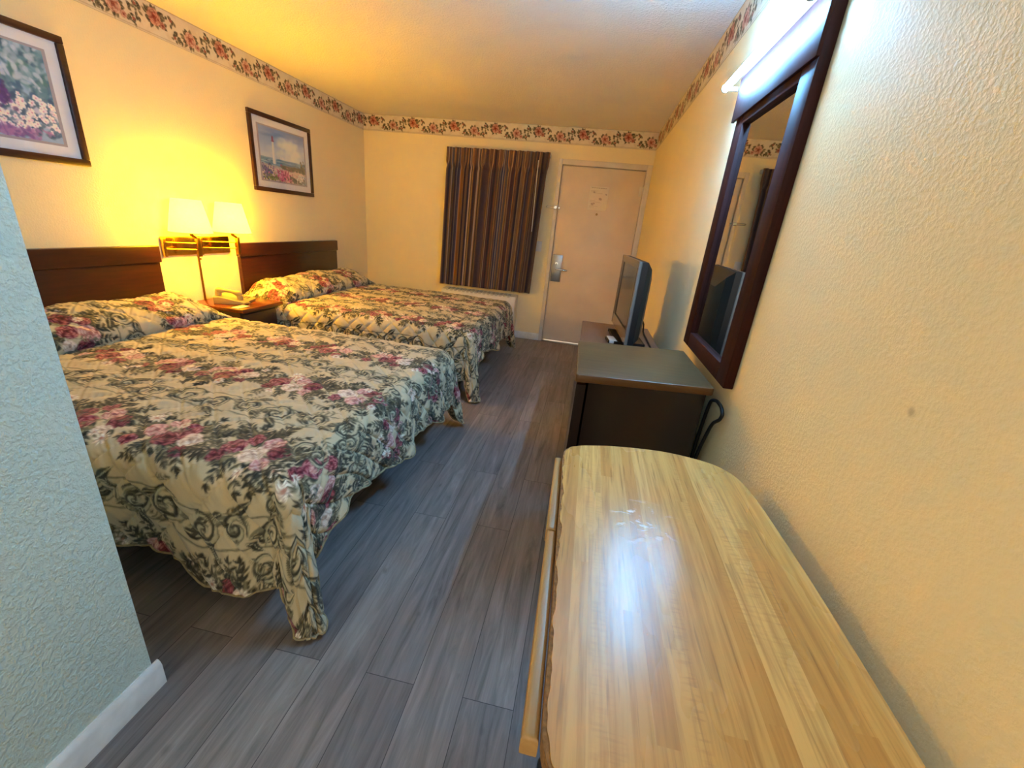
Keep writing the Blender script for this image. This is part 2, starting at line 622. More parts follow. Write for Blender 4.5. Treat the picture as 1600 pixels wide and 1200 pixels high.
def seascape():
    w, h = .56, .40
    cv = Canvas(w, h, .0022, rgb('8fa9cf'))
    X, Y = np.meshgrid(np.linspace(0, 1, cv.w), np.linspace(0, 1, cv.h))
    sky = rgb('6f8fc6') * (1 - Y[..., None] * 1.6).clip(0, 1) + rgb('b9c6df') * (Y[..., None] * 1.6).clip(0, 1)
    cv.a[:] = sky
    for k in range(90):
        cv.ellipse(rnd.gauss(.36, .10), rnd.gauss(.14, .045), rnd.uniform(.02, .06), rnd.uniform(.012, .03), 0, rgb('d4dbe8'), .28, .9)
    for k in range(30):
        cv.ellipse(rnd.uniform(0, w), rnd.uniform(0, .06), rnd.uniform(.03, .08), .012, 0, rgb('5c7fc0'), .3, .9)
    sea = int(.225 / .0022)
    cv.a[sea:] = rgb('5d86ad')
    for k in range(90):
        cv.ellipse(rnd.uniform(0, w), rnd.uniform(.225, .28), rnd.uniform(.02, .06), .003, 0, rgb(rnd.choice(['86a9c6', '4a7298', 'a9c3d3'])), .6, .6)
    for k in range(120):
        x = rnd.uniform(0, w)
        cv.ellipse(x, .30 + rnd.uniform(-.012, .13), rnd.uniform(.03, .08), .016, .12, rgb(rnd.choice(['cbb6b0', 'd8c5bb', 'b9a3a3'])), .5, .6)
    for k in range(70):
        cv.ellipse(rnd.uniform(.25, w), rnd.uniform(.262, .30), rnd.uniform(.012, .04), .008, .1, rgb(rnd.choice(['6e6a62', '857c6a', '59625a'])), .6, .7)
    for k in range(60):
        cv.ellipse(rnd.gauss(.51, .03), rnd.gauss(.27, .025), .012, .008, rnd.uniform(0, 3), rgb(rnd.choice(['56605a', '7b7a6c', '444d52'])), .7, .6)
    # lighthouse
    for y in np.linspace(.10, .265, 60):
        wd = .009 + .008 * (y - .10) / .165
        cv.ellipse(.155, y, wd, .003, 0, rgb('e9ecf2'))
        cv.ellipse(.155 + wd * .6, y, wd * .35, .003, 0, rgb('b6bfd2'))
    cv.ellipse(.155, .095, .018, .006, 0, rgb('7c4a6e'))
    cv.ellipse(.155, .082, .011, .014, 0, rgb('8d4f76'))
    cv.leaf(.155, .088, .035, .012, -PI / 2, rgb('7a3f66'))
    for x in (.235, .255, .27):
        cv.leaf(x, .225, .03, .006, -PI / 2, rgb('eef1f5'))
    # flowers
    def bush(cx, cy, sx, sy, cols, n, r=.009):
        for k in range(n):
            cv.ellipse(rnd.gauss(cx, sx), rnd.gauss(cy, sy), rnd.uniform(.4, 1) * r, rnd.uniform(.4, 1) * r, 0, rgb(rnd.choice(cols)), .9, .5)
    bush(.06, .335, .035, .03, ['5f5386', '7668a0', '46506a', '53608a'], 150)
    bush(.13, .375, .06, .012, ['6f7d4d', '8b9360', '59663f'], 90)
    bush(.27, .35, .05, .025, ['b0527f', 'c76c98', '93406c', 'd98db0'], 240)
    bush(.42, .375, .06, .015, ['4c5660', '5e6a62', '3f4650'], 110)
    for k in range(26):
        a = rnd.uniform(0, PI)
        cv.leaf(rnd.gauss(.49, .03), rnd.gauss(.36, .018), .03, .004, -a, rgb('e3e6ee'))
    return cv, w, h


def garden():
    w, h = .56, .40
    cv = Canvas(w, h, .0022, rgb('8aa5c4'))
    def dabs(n, fx, fy, rx, ry, cols, al=.7):
        for k in range(n):
            cv.ellipse(fx(), fy(), rnd.uniform(.5, 1) * rx, rnd.uniform(.5, 1) * ry, rnd.uniform(0, 3), rgb(rnd.choice(cols)), al, .6)
    dabs(420, lambda: rnd.uniform(0, w), lambda: rnd.uniform(0, .17), .03, .014, ['466f8e', '5a86a3', '6d92ad', '395c7d', '88a6bd', '4d7a80'])
    dabs(90, lambda: rnd.uniform(.2, w), lambda: rnd.uniform(0, .2), .02, .012, ['a4b6cb', '8fa3c0', 'b8c4d6'])
    dabs(50, lambda: rnd.uniform(0, .40), lambda: rnd.gauss(.115, .008), .04, .010, ['b9c4da', 'a6b7d2', 'cdd5e3'])
    dabs(140, lambda: rnd.uniform(0, w), lambda: rnd.uniform(.16, .24), .03, .012, ['4f7a93', '5f829b', '3d6284'])
    for x in np.arange(.02, .36, .0135):
        cv.stroke([(x, .165 + .02 * x), (x, .215 + .03 * x)], .006, rgb('dde2ee'))
    cv.stroke([(0, .18), (.37, .19)], .004, rgb('cfd6e6'))
    cv.stroke([(0, .203), (.37, .215)], .004, rgb('cfd6e6'))
    dabs(300, lambda: rnd.uniform(0, w), lambda: rnd.uniform(.235, .34), .022, .010, ['b9b4cc', 'c7c0d3', '9aa0c0', 'd6d0dc'])
    dabs(160, lambda: rnd.uniform(.28, w), lambda: rnd.uniform(.2, .38), .02, .012, ['44607f', '5a7594', '38517a'])
    for k in range(110):
        x, y = rnd.uniform(.18, w), rnd.uniform(.21, .37)
        R = rnd.uniform(.008, .015)
        for q in range(5):
            a = q * 2 * PI / 5 + rnd.random()
            cv.ellipse(x + math.cos(a) * R * .6, y + math.sin(a) * R * .6, R * .55, R * .42, a, rgb(rnd.choice(['e5dde6', 'd5c6d8', 'cdd0e2', 'efe6ea'])), .95)
        cv.ellipse(x, y, R * .3, R * .3, 0, rgb('b990ad'))
    dabs(170, lambda: rnd.gauss(.3, .1), lambda: rnd.uniform(.355, .4), .02, .008, ['7a5a9a', '6b4f92', '8f74ac', '9b6fa5'])
    dabs(60, lambda: rnd.gauss(.36, .012), lambda: rnd.gauss(.215, .03), .012, .012, ['5c3f86', '6f4f93', '49396f'])
    return cv, w, h


# ------------------------------------------------------------------ materials
M = {}
M['wall'] = paint('cream_wall_paint', hx('efe0b6'), 0.16, 105, 0.004, 0.025, [((W, 0.70, 1.14), 0.007)])
M['wall_near'] = paint('cream_partition_paint', hx('d6e3d6'), 0.55, 100, 0.005, 0.03)
M['ceiling'] = paint('textured_ceiling', hx('f4f0ea'), 0.45, 95, 0.010, 0.02)
M['white_paint'] = plain('white_trim_paint', hx('d9cfc2'), 0.45, var=0.06, scale=9, bump=0.05)
M['door'] = plain('door_paint', hx('ddccb8'), 0.42, var=0.05, scale=4, bump=0.04)
M['baseboard'] = plain('worn_baseboard', hx('d3d6d6'), 0.45, var=0.12, scale=18, bump=0.08)
M['dark_wood'] = wood('mahogany_headboard', hx('2c120d'), hx('441c12'), 'Y', 0.3, 60, 12, bump=0.03)
M['frame_wood'] = wood('dark_picture_frame', hx('2c1614'), hx('432320'), 'Y', 0.35, 60, 12)
M['mirror_wood'] = wood('mahogany_mirror_frame', hx('260e0c'), hx('3c1815'), 'Z', 0.55, 60, 12, bump=0.03, spec=0.15)
M['espresso'] = wood('espresso_laminate', hx('1b110f'), hx('291a16'), 'Z', 0.22, 60, 12, bump=0.02)
M['espresso_top'] = wood('espresso_top', hx('533820'), hx('66492c'), 'X', 0.36, 60, 12, bump=0.02, spec=0.28)
M['brown_top'] = wood('brown_dresser_top', hx('6b4a3c'), hx('7d5a4a'), 'Y', 0.38, 60, 12, bump=0.02)
M['night_wood'] = wood('cherry_nightstand', hx('5a2413'), hx('7c3a20'), 'Y', 0.25, 50, 12, bump=0.02)
M['night_front'] = wood('dark_nightstand_front', hx('2c1712'), hx('41221a'), 'Y', 0.35, 50, 12)
M['brass'] = plain('polished_brass', hx('c79a4b'), 0.16, 1.0, 0.05)
M['dark_brass'] = plain('aged_brass', hx('8a6430'), 0.30, 1.0, 0.08)
M['steel'] = plain('brushed_steel', hx('a9a8a6'), 0.32, 1.0, 0.06, 60)
M['chrome'] = plain('chrome', hx('d8d8d8'), 0.12, 1.0, 0.02)
M['black'] = plain('black_plastic', hx('121316'), 0.38, var=0.1)
M['black_rubber'] = plain('black_cable', hx('0d0d0e'), 0.55)
M['tv_bezel'] = plain('glossy_grey_bezel', hx('7a6c62'), 0.2, var=0.03)
M['ivory'] = plain('ivory_plastic', hx('a3905f'), 0.38, var=0.03)
M['dark_key'] = plain('grey_keys', hx('6e6450'), 0.5)
M['white_plastic'] = plain('white_plastic', hx('d9d9d6'), 0.4, var=0.03)
M['ac_grille'] = plain('grey_grille', hx('b9bab6'), 0.5)
M['mattress'] = plain('mattress_ticking', hx('b9b2a2'), 0.9, var=0.06)
M['box_spring'] = plain('box_spring_cloth', hx('2a2725'), 0.95, var=0.1)
M['strip_wood'] = wood('oak_edge_strip', hx('a37c48'), hx('bf9860'), 'Y', 0.40, 60, 12)
M['core'] = plain('particle_board', hx('8a6236'), 0.9, var=0.35, scale=160, bump=0.6)
M['piping'] = plain('hem_piping_cloth', hx('8f8264'), 0.9, var=0.45, scale=38)
M['bedspread'] = vcol('floral_quilt', 0.85, 0.2, 0.15, 0.25, scale=420)
M['border'] = vcol('floral_border_paper', 0.6, 0.3, scale=200)
M['print'] = vcol('art_print', 0.5, 0.3, scale=120)
M['curtain'] = vcol('striped_curtain_cloth', 0.9, 0.2, 0.1, 0.3, scale=350)
M['notice'] = vcol('paper_notice', 0.6, 0.3, scale=100)
M['mat'] = plain('picture_mat', hx('e9eefa'), 0.7, var=0.02)
M['mat_inner'] = plain('picture_mat_inner', hx('a9a6bb'), 0.7, var=0.02)


def glass_pane():
    n = NT('picture_glass')
    tr = n.node('ShaderNodeBsdfTransparent')
    gl = n.node('ShaderNodeBsdfGlossy')
    gl.inputs['Roughness'].default_value = 0.08
    fr = n.node('ShaderNodeFresnel')
    fr.inputs['IOR'].default_value = 1.35
    mx = n.node('ShaderNodeMixShader')
    n.link(n.math('MULTIPLY', fr.outputs[0], 0.25), mx.inputs[0])
    n.link(tr.outputs[0], mx.inputs[1])
    n.link(gl.outputs[0], mx.inputs[2])
    n.link(mx.outputs[0], n.t.nodes['Material Output'].inputs['Surface'])
    return n.m


M['glass'] = glass_pane()


def mirror_mat():
    n = NT('mirror_silver')
    f = n.noise(n.mapped(), 3, 2)
    n.color(n.ramp(f, [(0.2, hx('cfd2d0')), (0.8, hx('d8dad8'))]))
    n.set(rough=0.015, metal=1.0)
    return n.m


M['mirror'] = mirror_mat()


def screen_mat():
    n = NT('television_screen')
    f = n.noise(n.mapped(), 4, 2)
    n.color(n.ramp(f, [(0.2, hx('121214')), (0.8, hx('18181a'))]))
    n.set(rough=0.12, spec=0.6)
    return n.m


M['screen'] = screen_mat()


def emit(name, color, strength):
    n = NT(name)
    n.color(color)
    n.b.inputs['Emission Color'].default_value = (*color, 1)
    n.b.inputs['Emission Strength'].default_value = strength
    return n.m


def shade_mat():
    n = NT('pleated_lampshade_cloth')
    f = n.noise(n.mapped(scale=(1, 1, 8)), 60, 2)
    col = n.ramp(f, [(0.3, hx('efe2bd')), (0.7, hx('f6ebcc'))])
    d = n.node('ShaderNodeBsdfDiffuse')
    t = n.node('ShaderNodeBsdfTranslucent')
    n.link(col, d.inputs['Color'])
    n.link(col, t.inputs['Color'])
    mx = n.node('ShaderNodeMixShader')
    mx.inputs[0].default_value = 0.35
    n.link(d.outputs[0], mx.inputs[1])
    n.link(t.outputs[0], mx.inputs[2])
    em = n.node('ShaderNodeEmission')
    em.inputs['Color'].default_value = (*SHADE_COLOR, 1)
    em.inputs[1].default_value = SHADE_GLOW
    ad = n.node('ShaderNodeAddShader')
    n.link(mx.outputs[0], ad.inputs[0])
    n.link(em.outputs[0], ad.inputs[1])
    n.link(ad.outputs[0], n.t.nodes['Material Output'].inputs['Surface'])
    return n.m


M['shade'] = shade_mat()


def floor_mat():
    n = NT('grey_vinyl_planks')
    sw = n.node('ShaderNodeSeparateXYZ')
    n.link(n.tc(), sw.inputs[0])
    cb = n.node('ShaderNodeCombineXYZ')
    n.link(n.math('ADD', sw.outputs['Y'], 0.38), cb.inputs['X'])
    n.link(n.math('ADD', sw.outputs['X'], 0.02), cb.inputs['Y'])
    br = n.node('ShaderNodeTexBrick')
    br.offset = 0.37
    br.offset_frequency = 2
    br.squash = 1.0
    n.link(cb.outputs[0], br.inputs['Vector'])
    br.inputs['Scale'].default_value = 1.0
    br.inputs['Brick Width'].default_value = 1.22
    br.inputs['Row Height'].default_value = 0.1575
    br.inputs['Mortar Size'].default_value = 0.0012
    br.inputs['Mortar Smooth'].default_value = 0.2
    br.inputs['Color1'].default_value = (0, 0, 0, 1)
    br.inputs['Color2'].default_value = (1, 1, 1, 1)
    br.inputs['Mortar'].default_value = (0.5, 0.5, 0.5, 1)
    v = n.mapped(scale=(16, 1.1, 1))
    off = n.node('ShaderNodeVectorMath', operation='ADD')
    n.link(v, off.inputs[0])
    sc = n.node('ShaderNodeVectorMath', operation='SCALE')
    n.link(br.outputs['Color'], sc.inputs[0])
    sc.inputs['Scale'].default_value = 37.0
    n.link(sc.outputs[0], off.inputs[1])
    g = n.noise(off.outputs[0], 2.0, 8, 0.68, 0.8)
    big = n.noise(n.mapped(scale=(2.5, 0.8, 1)), 2.2, 3)
    knot = n.noise(n.mapped(scale=(5.0, 2.2, 1)), 3.1, 2)
    base = n.ramp(g, [(0.24, hx('64605f')), (0.44, hx('989392')), (0.60, hx('b0aaa8')), (0.80, hx('cfc8c3'))])
    tint = n.ramp(br.outputs['Color'], [(0.0, hx('b4b0af')), (0.5, hx('c6c2c0')), (1.0, hx('dad5d1'))])
    col = n.mix(1.0, base, tint, 'MULTIPLY')
    col = n.mix(n.math('MULTIPLY', n.ramp(big, [(0.45, 0.0), (0.75, 1.0)]), 0.35), col, hx('75655f'))
    col = n.mix(n.math('MULTIPLY', n.ramp(knot, [(0.70, 0.0), (0.80, 1.0)]), 0.55), col, hx('2a2829'))
    col = n.mix(n.math('MULTIPLY', br.outputs['Fac'], 0.75), col, hx('1c1b1c'))
    n.color(col)
    n.set(rough=n.ramp(g, [(0.2, 0.42), (0.8, 0.56)]), spec=0.35)
    n.bump(n.math('SUBTRACT', n.math('MULTIPLY', g, 0.35), br.outputs['Fac']), 0.2, 0.002)
    return n.m


M['floor'] = floor_mat()


def butcher_mat():
    n = NT('butcher_block_laminate')
    s = n.node('ShaderNodeSeparateXYZ')
    n.link(n.tc(), s.inputs[0])
    ids = n.math('FLOOR', n.math('MULTIPLY', s.outputs['X'], 36.0))
    w1 = n.node('ShaderNodeTexWhiteNoise', noise_dimensions='1D')
    n.link(ids, w1.inputs['W'])
    seg = n.math('FLOOR', n.math('ADD', n.math('MULTIPLY', s.outputs['Y'], 1.1), n.math('MULTIPLY', w1.outputs['Value'], 9.0)))
    cb = n.node('ShaderNodeCombineXYZ')
    n.link(ids, cb.inputs['X'])
    n.link(seg, cb.inputs['Y'])
    w2 = n.node('ShaderNodeTexWhiteNoise', noise_dimensions='3D')
    n.link(cb.outputs[0], w2.inputs['Vector'])
    strip = n.ramp(w2.outputs['Value'], [(0.0, hx('c4904a')), (0.3, hx('d3a45a')), (0.6, hx('dcb068')), (1.0, hx('cb9950'))])
    v = n.node('ShaderNodeVectorMath', operation='ADD')
    n.link(n.mapped(scale=(60, 3.0, 1)), v.inputs[0])
    sc = n.node('ShaderNodeVectorMath', operation='SCALE')
    n.link(cb.outputs[0], sc.inputs[0])
    sc.inputs['Scale'].default_value = 5.3
    n.link(sc.outputs[0], v.inputs[1])
    g = n.noise(v.outputs[0], 1.6, 6, 0.6, 0.5)
    col = n.mix(n.math('MULTIPLY', n.ramp(g, [(0.42, 0.0), (0.70, 1.0)]), 0.62), strip, hx('9c6c38'))
    hatch = n.noise(n.mapped(scale=(30, 210, 1)), 1.0, 2)
    patch = n.noise(n.mapped(scale=(26, 2.0, 1)), 1.0, 2)
    hm = n.math('MULTIPLY', n.ramp(hatch, [(0.5, 0.0), (0.62, 1.0)]), n.ramp(patch, [(0.55, 0.0), (0.68, 1.0)]))
    col = n.mix(n.math('MULTIPLY', hm, 0.22), col, hx('8d5f3e'))
    fle = n.noise(n.mapped(scale=(190, 7, 1)), 1.0, 2)
    col = n.mix(n.math('MULTIPLY', n.ramp(fle, [(0.62, 0.0), (0.72, 1.0)]), 0.45), col, hx('7b5430'))
    # worn whitish scuffs
    pd = n.node('ShaderNodeVectorMath', operation='DISTANCE')
    n.link(n.mapped(scale=(1, 1.0, 1)), pd.inputs[0])
    pd.inputs[1].default_value = (3.030, 0.765, 0.80)
    near = n.ramp(pd.outputs['Value'], [(0.03, 1.0), (0.085, 0.0)])
    sn = n.noise(n.mapped(scale=(24, 42, 1)), 1.0, 3, 0.6, 0.6)
    scuff = n.math('MULTIPLY', near, n.ramp(sn, [(0.57, 0.0), (0.63, 1.0)]))
    col = n.mix(n.math('MULTIPLY', scuff, 0.7), col, hx('f2e6d0'))
    n.color(col)
    rr = n.noise(n.mapped(scale=(9, 3, 1)), 1.0, 3)
    n.set(rough=n.ramp(rr, [(0.3, 0.22), (0.7, 0.30)]), spec=0.32)
    n.bump(n.math('ADD', n.math('MULTIPLY', g, 0.4), n.math('MULTIPLY', scuff, 2.0)), 0.12, 0.002)
    return n.m


M['butcher'] = butcher_mat()

# ------------------------------------------------------------------ the room
struct(MB().box((-0.1, Y0, -0.1), (W + 0.1, L + 0.1, 0)).build('floor', M['floor']))
struct(MB().box((-0.1, Y0, H), (W + 0.1, L + 0.1, H + 0.1)).build('ceiling', M['ceiling']))
struct(MB().box((-0.1, 0.60, 0), (0, L + 0.1, H)).build('wall_left', M['wall']))
struct(MB().box((W, Y0, 0), (W + 0.1, L + 0.1, H)).build('wall_right', M['wall']))
struct(MB().box((0, Y0, 0), (1.7845, 0.663, H), 0.006, 2).build('wall_near', M['wall_near']))
fw = MB()
fw.box((-0.1, L, 0), (2.362, L + 0.1, H))
fw.box((2.362, L, 2.062), (3.338, L + 0.1, H))
fw.box((3.338, L, 0), (W + 0.1, L + 0.1, H))
struct(fw.build('wall_far', M['wall']))


def base_profile(name, x0, y0, x1, y1, nrm, h=0.085, t=0.013):
    """a skirting board with a rounded top edge along a wall"""
    d = Vector((x1 - x0, y1 - y0))
    prof = [(0, 0), (t, 0), (t, h - 0.018), (t * 0.72, h - 0.006), (t * 0.35, h), (0, h)]
    mb = MB()
    ra = [mb.bm.verts.new((x0 + nrm[0] * a, y0 + nrm[1] * a, z)) for a, z in prof]
    rb = [mb.bm.verts.new((x1 + nrm[0] * a, y1 + nrm[1] * a, z)) for a, z in prof]
    n = len(prof)
    for i in range(n):
        mb.bm.faces.new((ra[i], ra[(i + 1) % n], rb[(i + 1) % n], rb[i]))
    mb.bm.faces.new(ra)
    mb.bm.faces.new(list(reversed(rb)))
    return struct(mb.build(name, M['baseboard']))


base_profile('baseboard_near', 1.7845, Y0, 1.7845, 0.676, (1, 0), 0.090, 0.014)
base_profile('baseboard_far', 0.0, L, 2.338, L, (0, -1))
base_profile('baseboard_left', 0.0, 0.68, 0.0, L - 0.014, (1, 0))
base_profile('baseboard_right', W, Y0, W, L - 0.03, (-1, 0))

# door with its casing
cs = MB()
cs.box((2.3403, L - 0.016, 0), (2.384, L + 0.075, 2.0903), 0.004)
cs.box((3.303, L - 0.016, 0), (W - 0.0005, L + 0.075, 2.0903), 0.004)
cs.box((2.384, L - 0.016, 2.034), (3.303, L + 0.075, 2.0903), 0.004)
cs.box((2.384, L + 0.056, 0.01), (2.40, L + 0.075, 2.034))
cs.box((3.287, L + 0.056, 0.01), (3.303, L + 0.075, 2.034))
cs.box((2.40, L + 0.056, 2.018), (3.287, L + 0.075, 2.034))
struct(cs.build('trim_1', M['white_paint']), 'white painted door casing')
struct(MB().box((2.384, L - 0.03, 0), (3.303, L + 0.075, 0.011), 0.003).build('trim_2', M['steel']), 'metal door threshold')
door = MB().box((2.392, L + 0.008, 0.022), (3.295, L + 0.052, 2.0265), 0.002).build('door_1', M['door'])
struct(door, 'off-white flat entrance door with steel lock plate')
lp = MB().box((2.402, L - 0.004, 0.757), (2.520, L + 0.008, 1.070), 0.004, 3).build('lock_plate', M['steel'], door, 'brushed steel lock plate')
mb = MB().tube([(2.462, L - 0.004, 0.905), (2.462, L - 0.045, 0.905)], 0.012, 14)
mb.tube([(2.452, L - 0.045, 0.906), (2.50, L - 0.048, 0.905), (2.56, L - 0.046, 0.902), (2.592, L - 0.040, 0.900)], [0.011, 0.010, 0.009, 0.008], 12)
mb.build('lever_handle', M['chrome'], lp)
mb = MB().tube([(2.455, L - 0.004, 0.972), (2.455, L - 0.020, 0.972)], 0.015, 16)
mb.box((2.449, L - 0.030, 0.958), (2.461, L - 0.019, 0.986), 0.003)
mb.build('deadbolt_knob', M['chrome'], lp)
ph = MB().tube([(2.838, L + 0.009, 1.553), (2.838, L + 0.002, 1.553)], [0.013, 0.010], 16).build('peephole', M['dark_brass'], door, 'dark brass peephole')
for z in (0.25, 1.03, 1.825):
    mb = MB().tube([(3.3005, L + 0.004, z - 0.05), (3.3005, L + 0.004, z + 0.05)], 0.006, 10)
    mb.box((3.262, L + 0.006, z - 0.05), (3.298, L + 0.0095, z + 0.05))
    mb.build('hinge', M['white_paint'], door)

# swing-bar guard on the door frame
gd = thing('door_guard', 'small chrome swing bar security latch on the left door casing', 'door latch', (2.36, L - 0.016, 1.585))
MB().box((2.344, L - 0.022, 1.565), (2.380, L - 0.0155, 1.605), 0.002).build('mounting_plate', M['chrome'], gd)
mb = MB().tube([(2.362, L - 0.03, 1.597), (2.262, L - 0.040, 1.592), (2.255, L - 0.040, 1.585), (2.262, L - 0.040, 1.578), (2.362, L - 0.03, 1.574)], 0.0038, 10)
mb.tube([(2.362, L - 0.02, 1.585), (2.362, L - 0.034, 1.585)], 0.016, 14)
mb.build('swing_bar', M['chrome'], gd)
MB().tube([(2.404, L + 0.008, 1.585), (2.404, L - 0.022, 1.585)], [0.006, 0.009], 12).build('catch_stud', M['chrome'], gd)

# notice taped on the door
nw, nh = 0.215, 0.25
cv = Canvas(nw, nh, 0.002, rgb('eadfd0'))
for k in range(7):
    x = 0.022 + k * 0.025
    cv.stroke([(x, 0.017), (x + 0.017, 0.017)], 0.005, rgb('a58f80'))
for y in (0.045, 0.058, 0.071, 0.150, 0.163, 0.205, 0.218):
    cv.stroke([(0.018, y), (0.018 + rnd.uniform(.05, .17), y)], 0.0025, rgb('b6a494'))
for (x, y, r) in ((.055, .062, .012), (.19, .078, .011), (.132, .128, .018), (.048, .186, .016), (.068, .178, .011)):
    cv.ellipse(x, y, r, r * .7, .4, rgb('a8948a'), .8, .5)
xs, zs = np.linspace(0, nw, 108), np.linspace(0, nh, 126)
X, Z = np.meshgrid(xs, zs)
Pn = np.stack([2.722 + X, np.full_like(X, L + 0.0035) - 0.0015 * np.sin(X * 30), 1.843 - Z], -1)
no = link('door_notice', grid_mesh('door_notice', Pn, cv.sample(X, Z)), M['notice'])
sm = no.modifiers.new('thickness', 'SOLIDIFY')
sm.thickness = 0.001
tag(no, 'pale printed safety notice sheet taped on the white door above the peephole', 'notice')

# wallpaper border
tile = border_tile()
BH = H - HB


def border(name, length, fn, flip=False):
    st = 0.004
    u = np.linspace(0, length, int(length / st))
    v = np.linspace(0, BH - 0.001, 44)
    U, V_ = np.meshgrid(u, v)
    P_ = fn(U, V_)
    col = tile.sample(np.mod(U, 0.488), V_ * 0.1715 / BH)
    o = link(name, grid_mesh(name, P_, col), M['border'])
    s = o.modifiers.new('thickness', 'SOLIDIFY')
    s.thickness = 0.0012
    s.offset = -1
    return struct(o, 'floral wallpaper border under the ceiling')


border('trim_3', L - 0.665 - 0.003, lambda u, v: np.stack([np.full_like(u, 0.002), 0.665 + u, H - 0.0005 - v], -1))
border('trim_4', W - 0.006, lambda u, v: np.stack([0.003 + u, np.full_like(u, L - 0.002), H - 0.0005 - v], -1))
border('trim_5', L - 0.2, lambda u, v: np.stack([np.full_like(u, W - 0.002), L - 0.003 - u, H - 0.0005 - v], -1))

# ------------------------------------------------------------------ beds
A_LEN, B_HALF, TOP, RHO, DROP = 2.065, 0.81, 0.580, 0.080, 0.42
SP = 0.0045


def smooth(t):
    t = np.clip(t, 0, 1)
    return t * t * (3 - 2 * t)


def interp(x, xp, fp):
    """smooth interpolation through knots"""
    xp, fp = np.asarray(xp), np.asarray(fp)
    i = np.clip(np.searchsorted(xp, x) - 1, 0, len(xp) - 2)
    t = np.clip((x - xp[i]) / (xp[i + 1] - xp[i]), 0, 1)
    return fp[i] + (fp[i + 1] - fp[i]) * smooth(t)


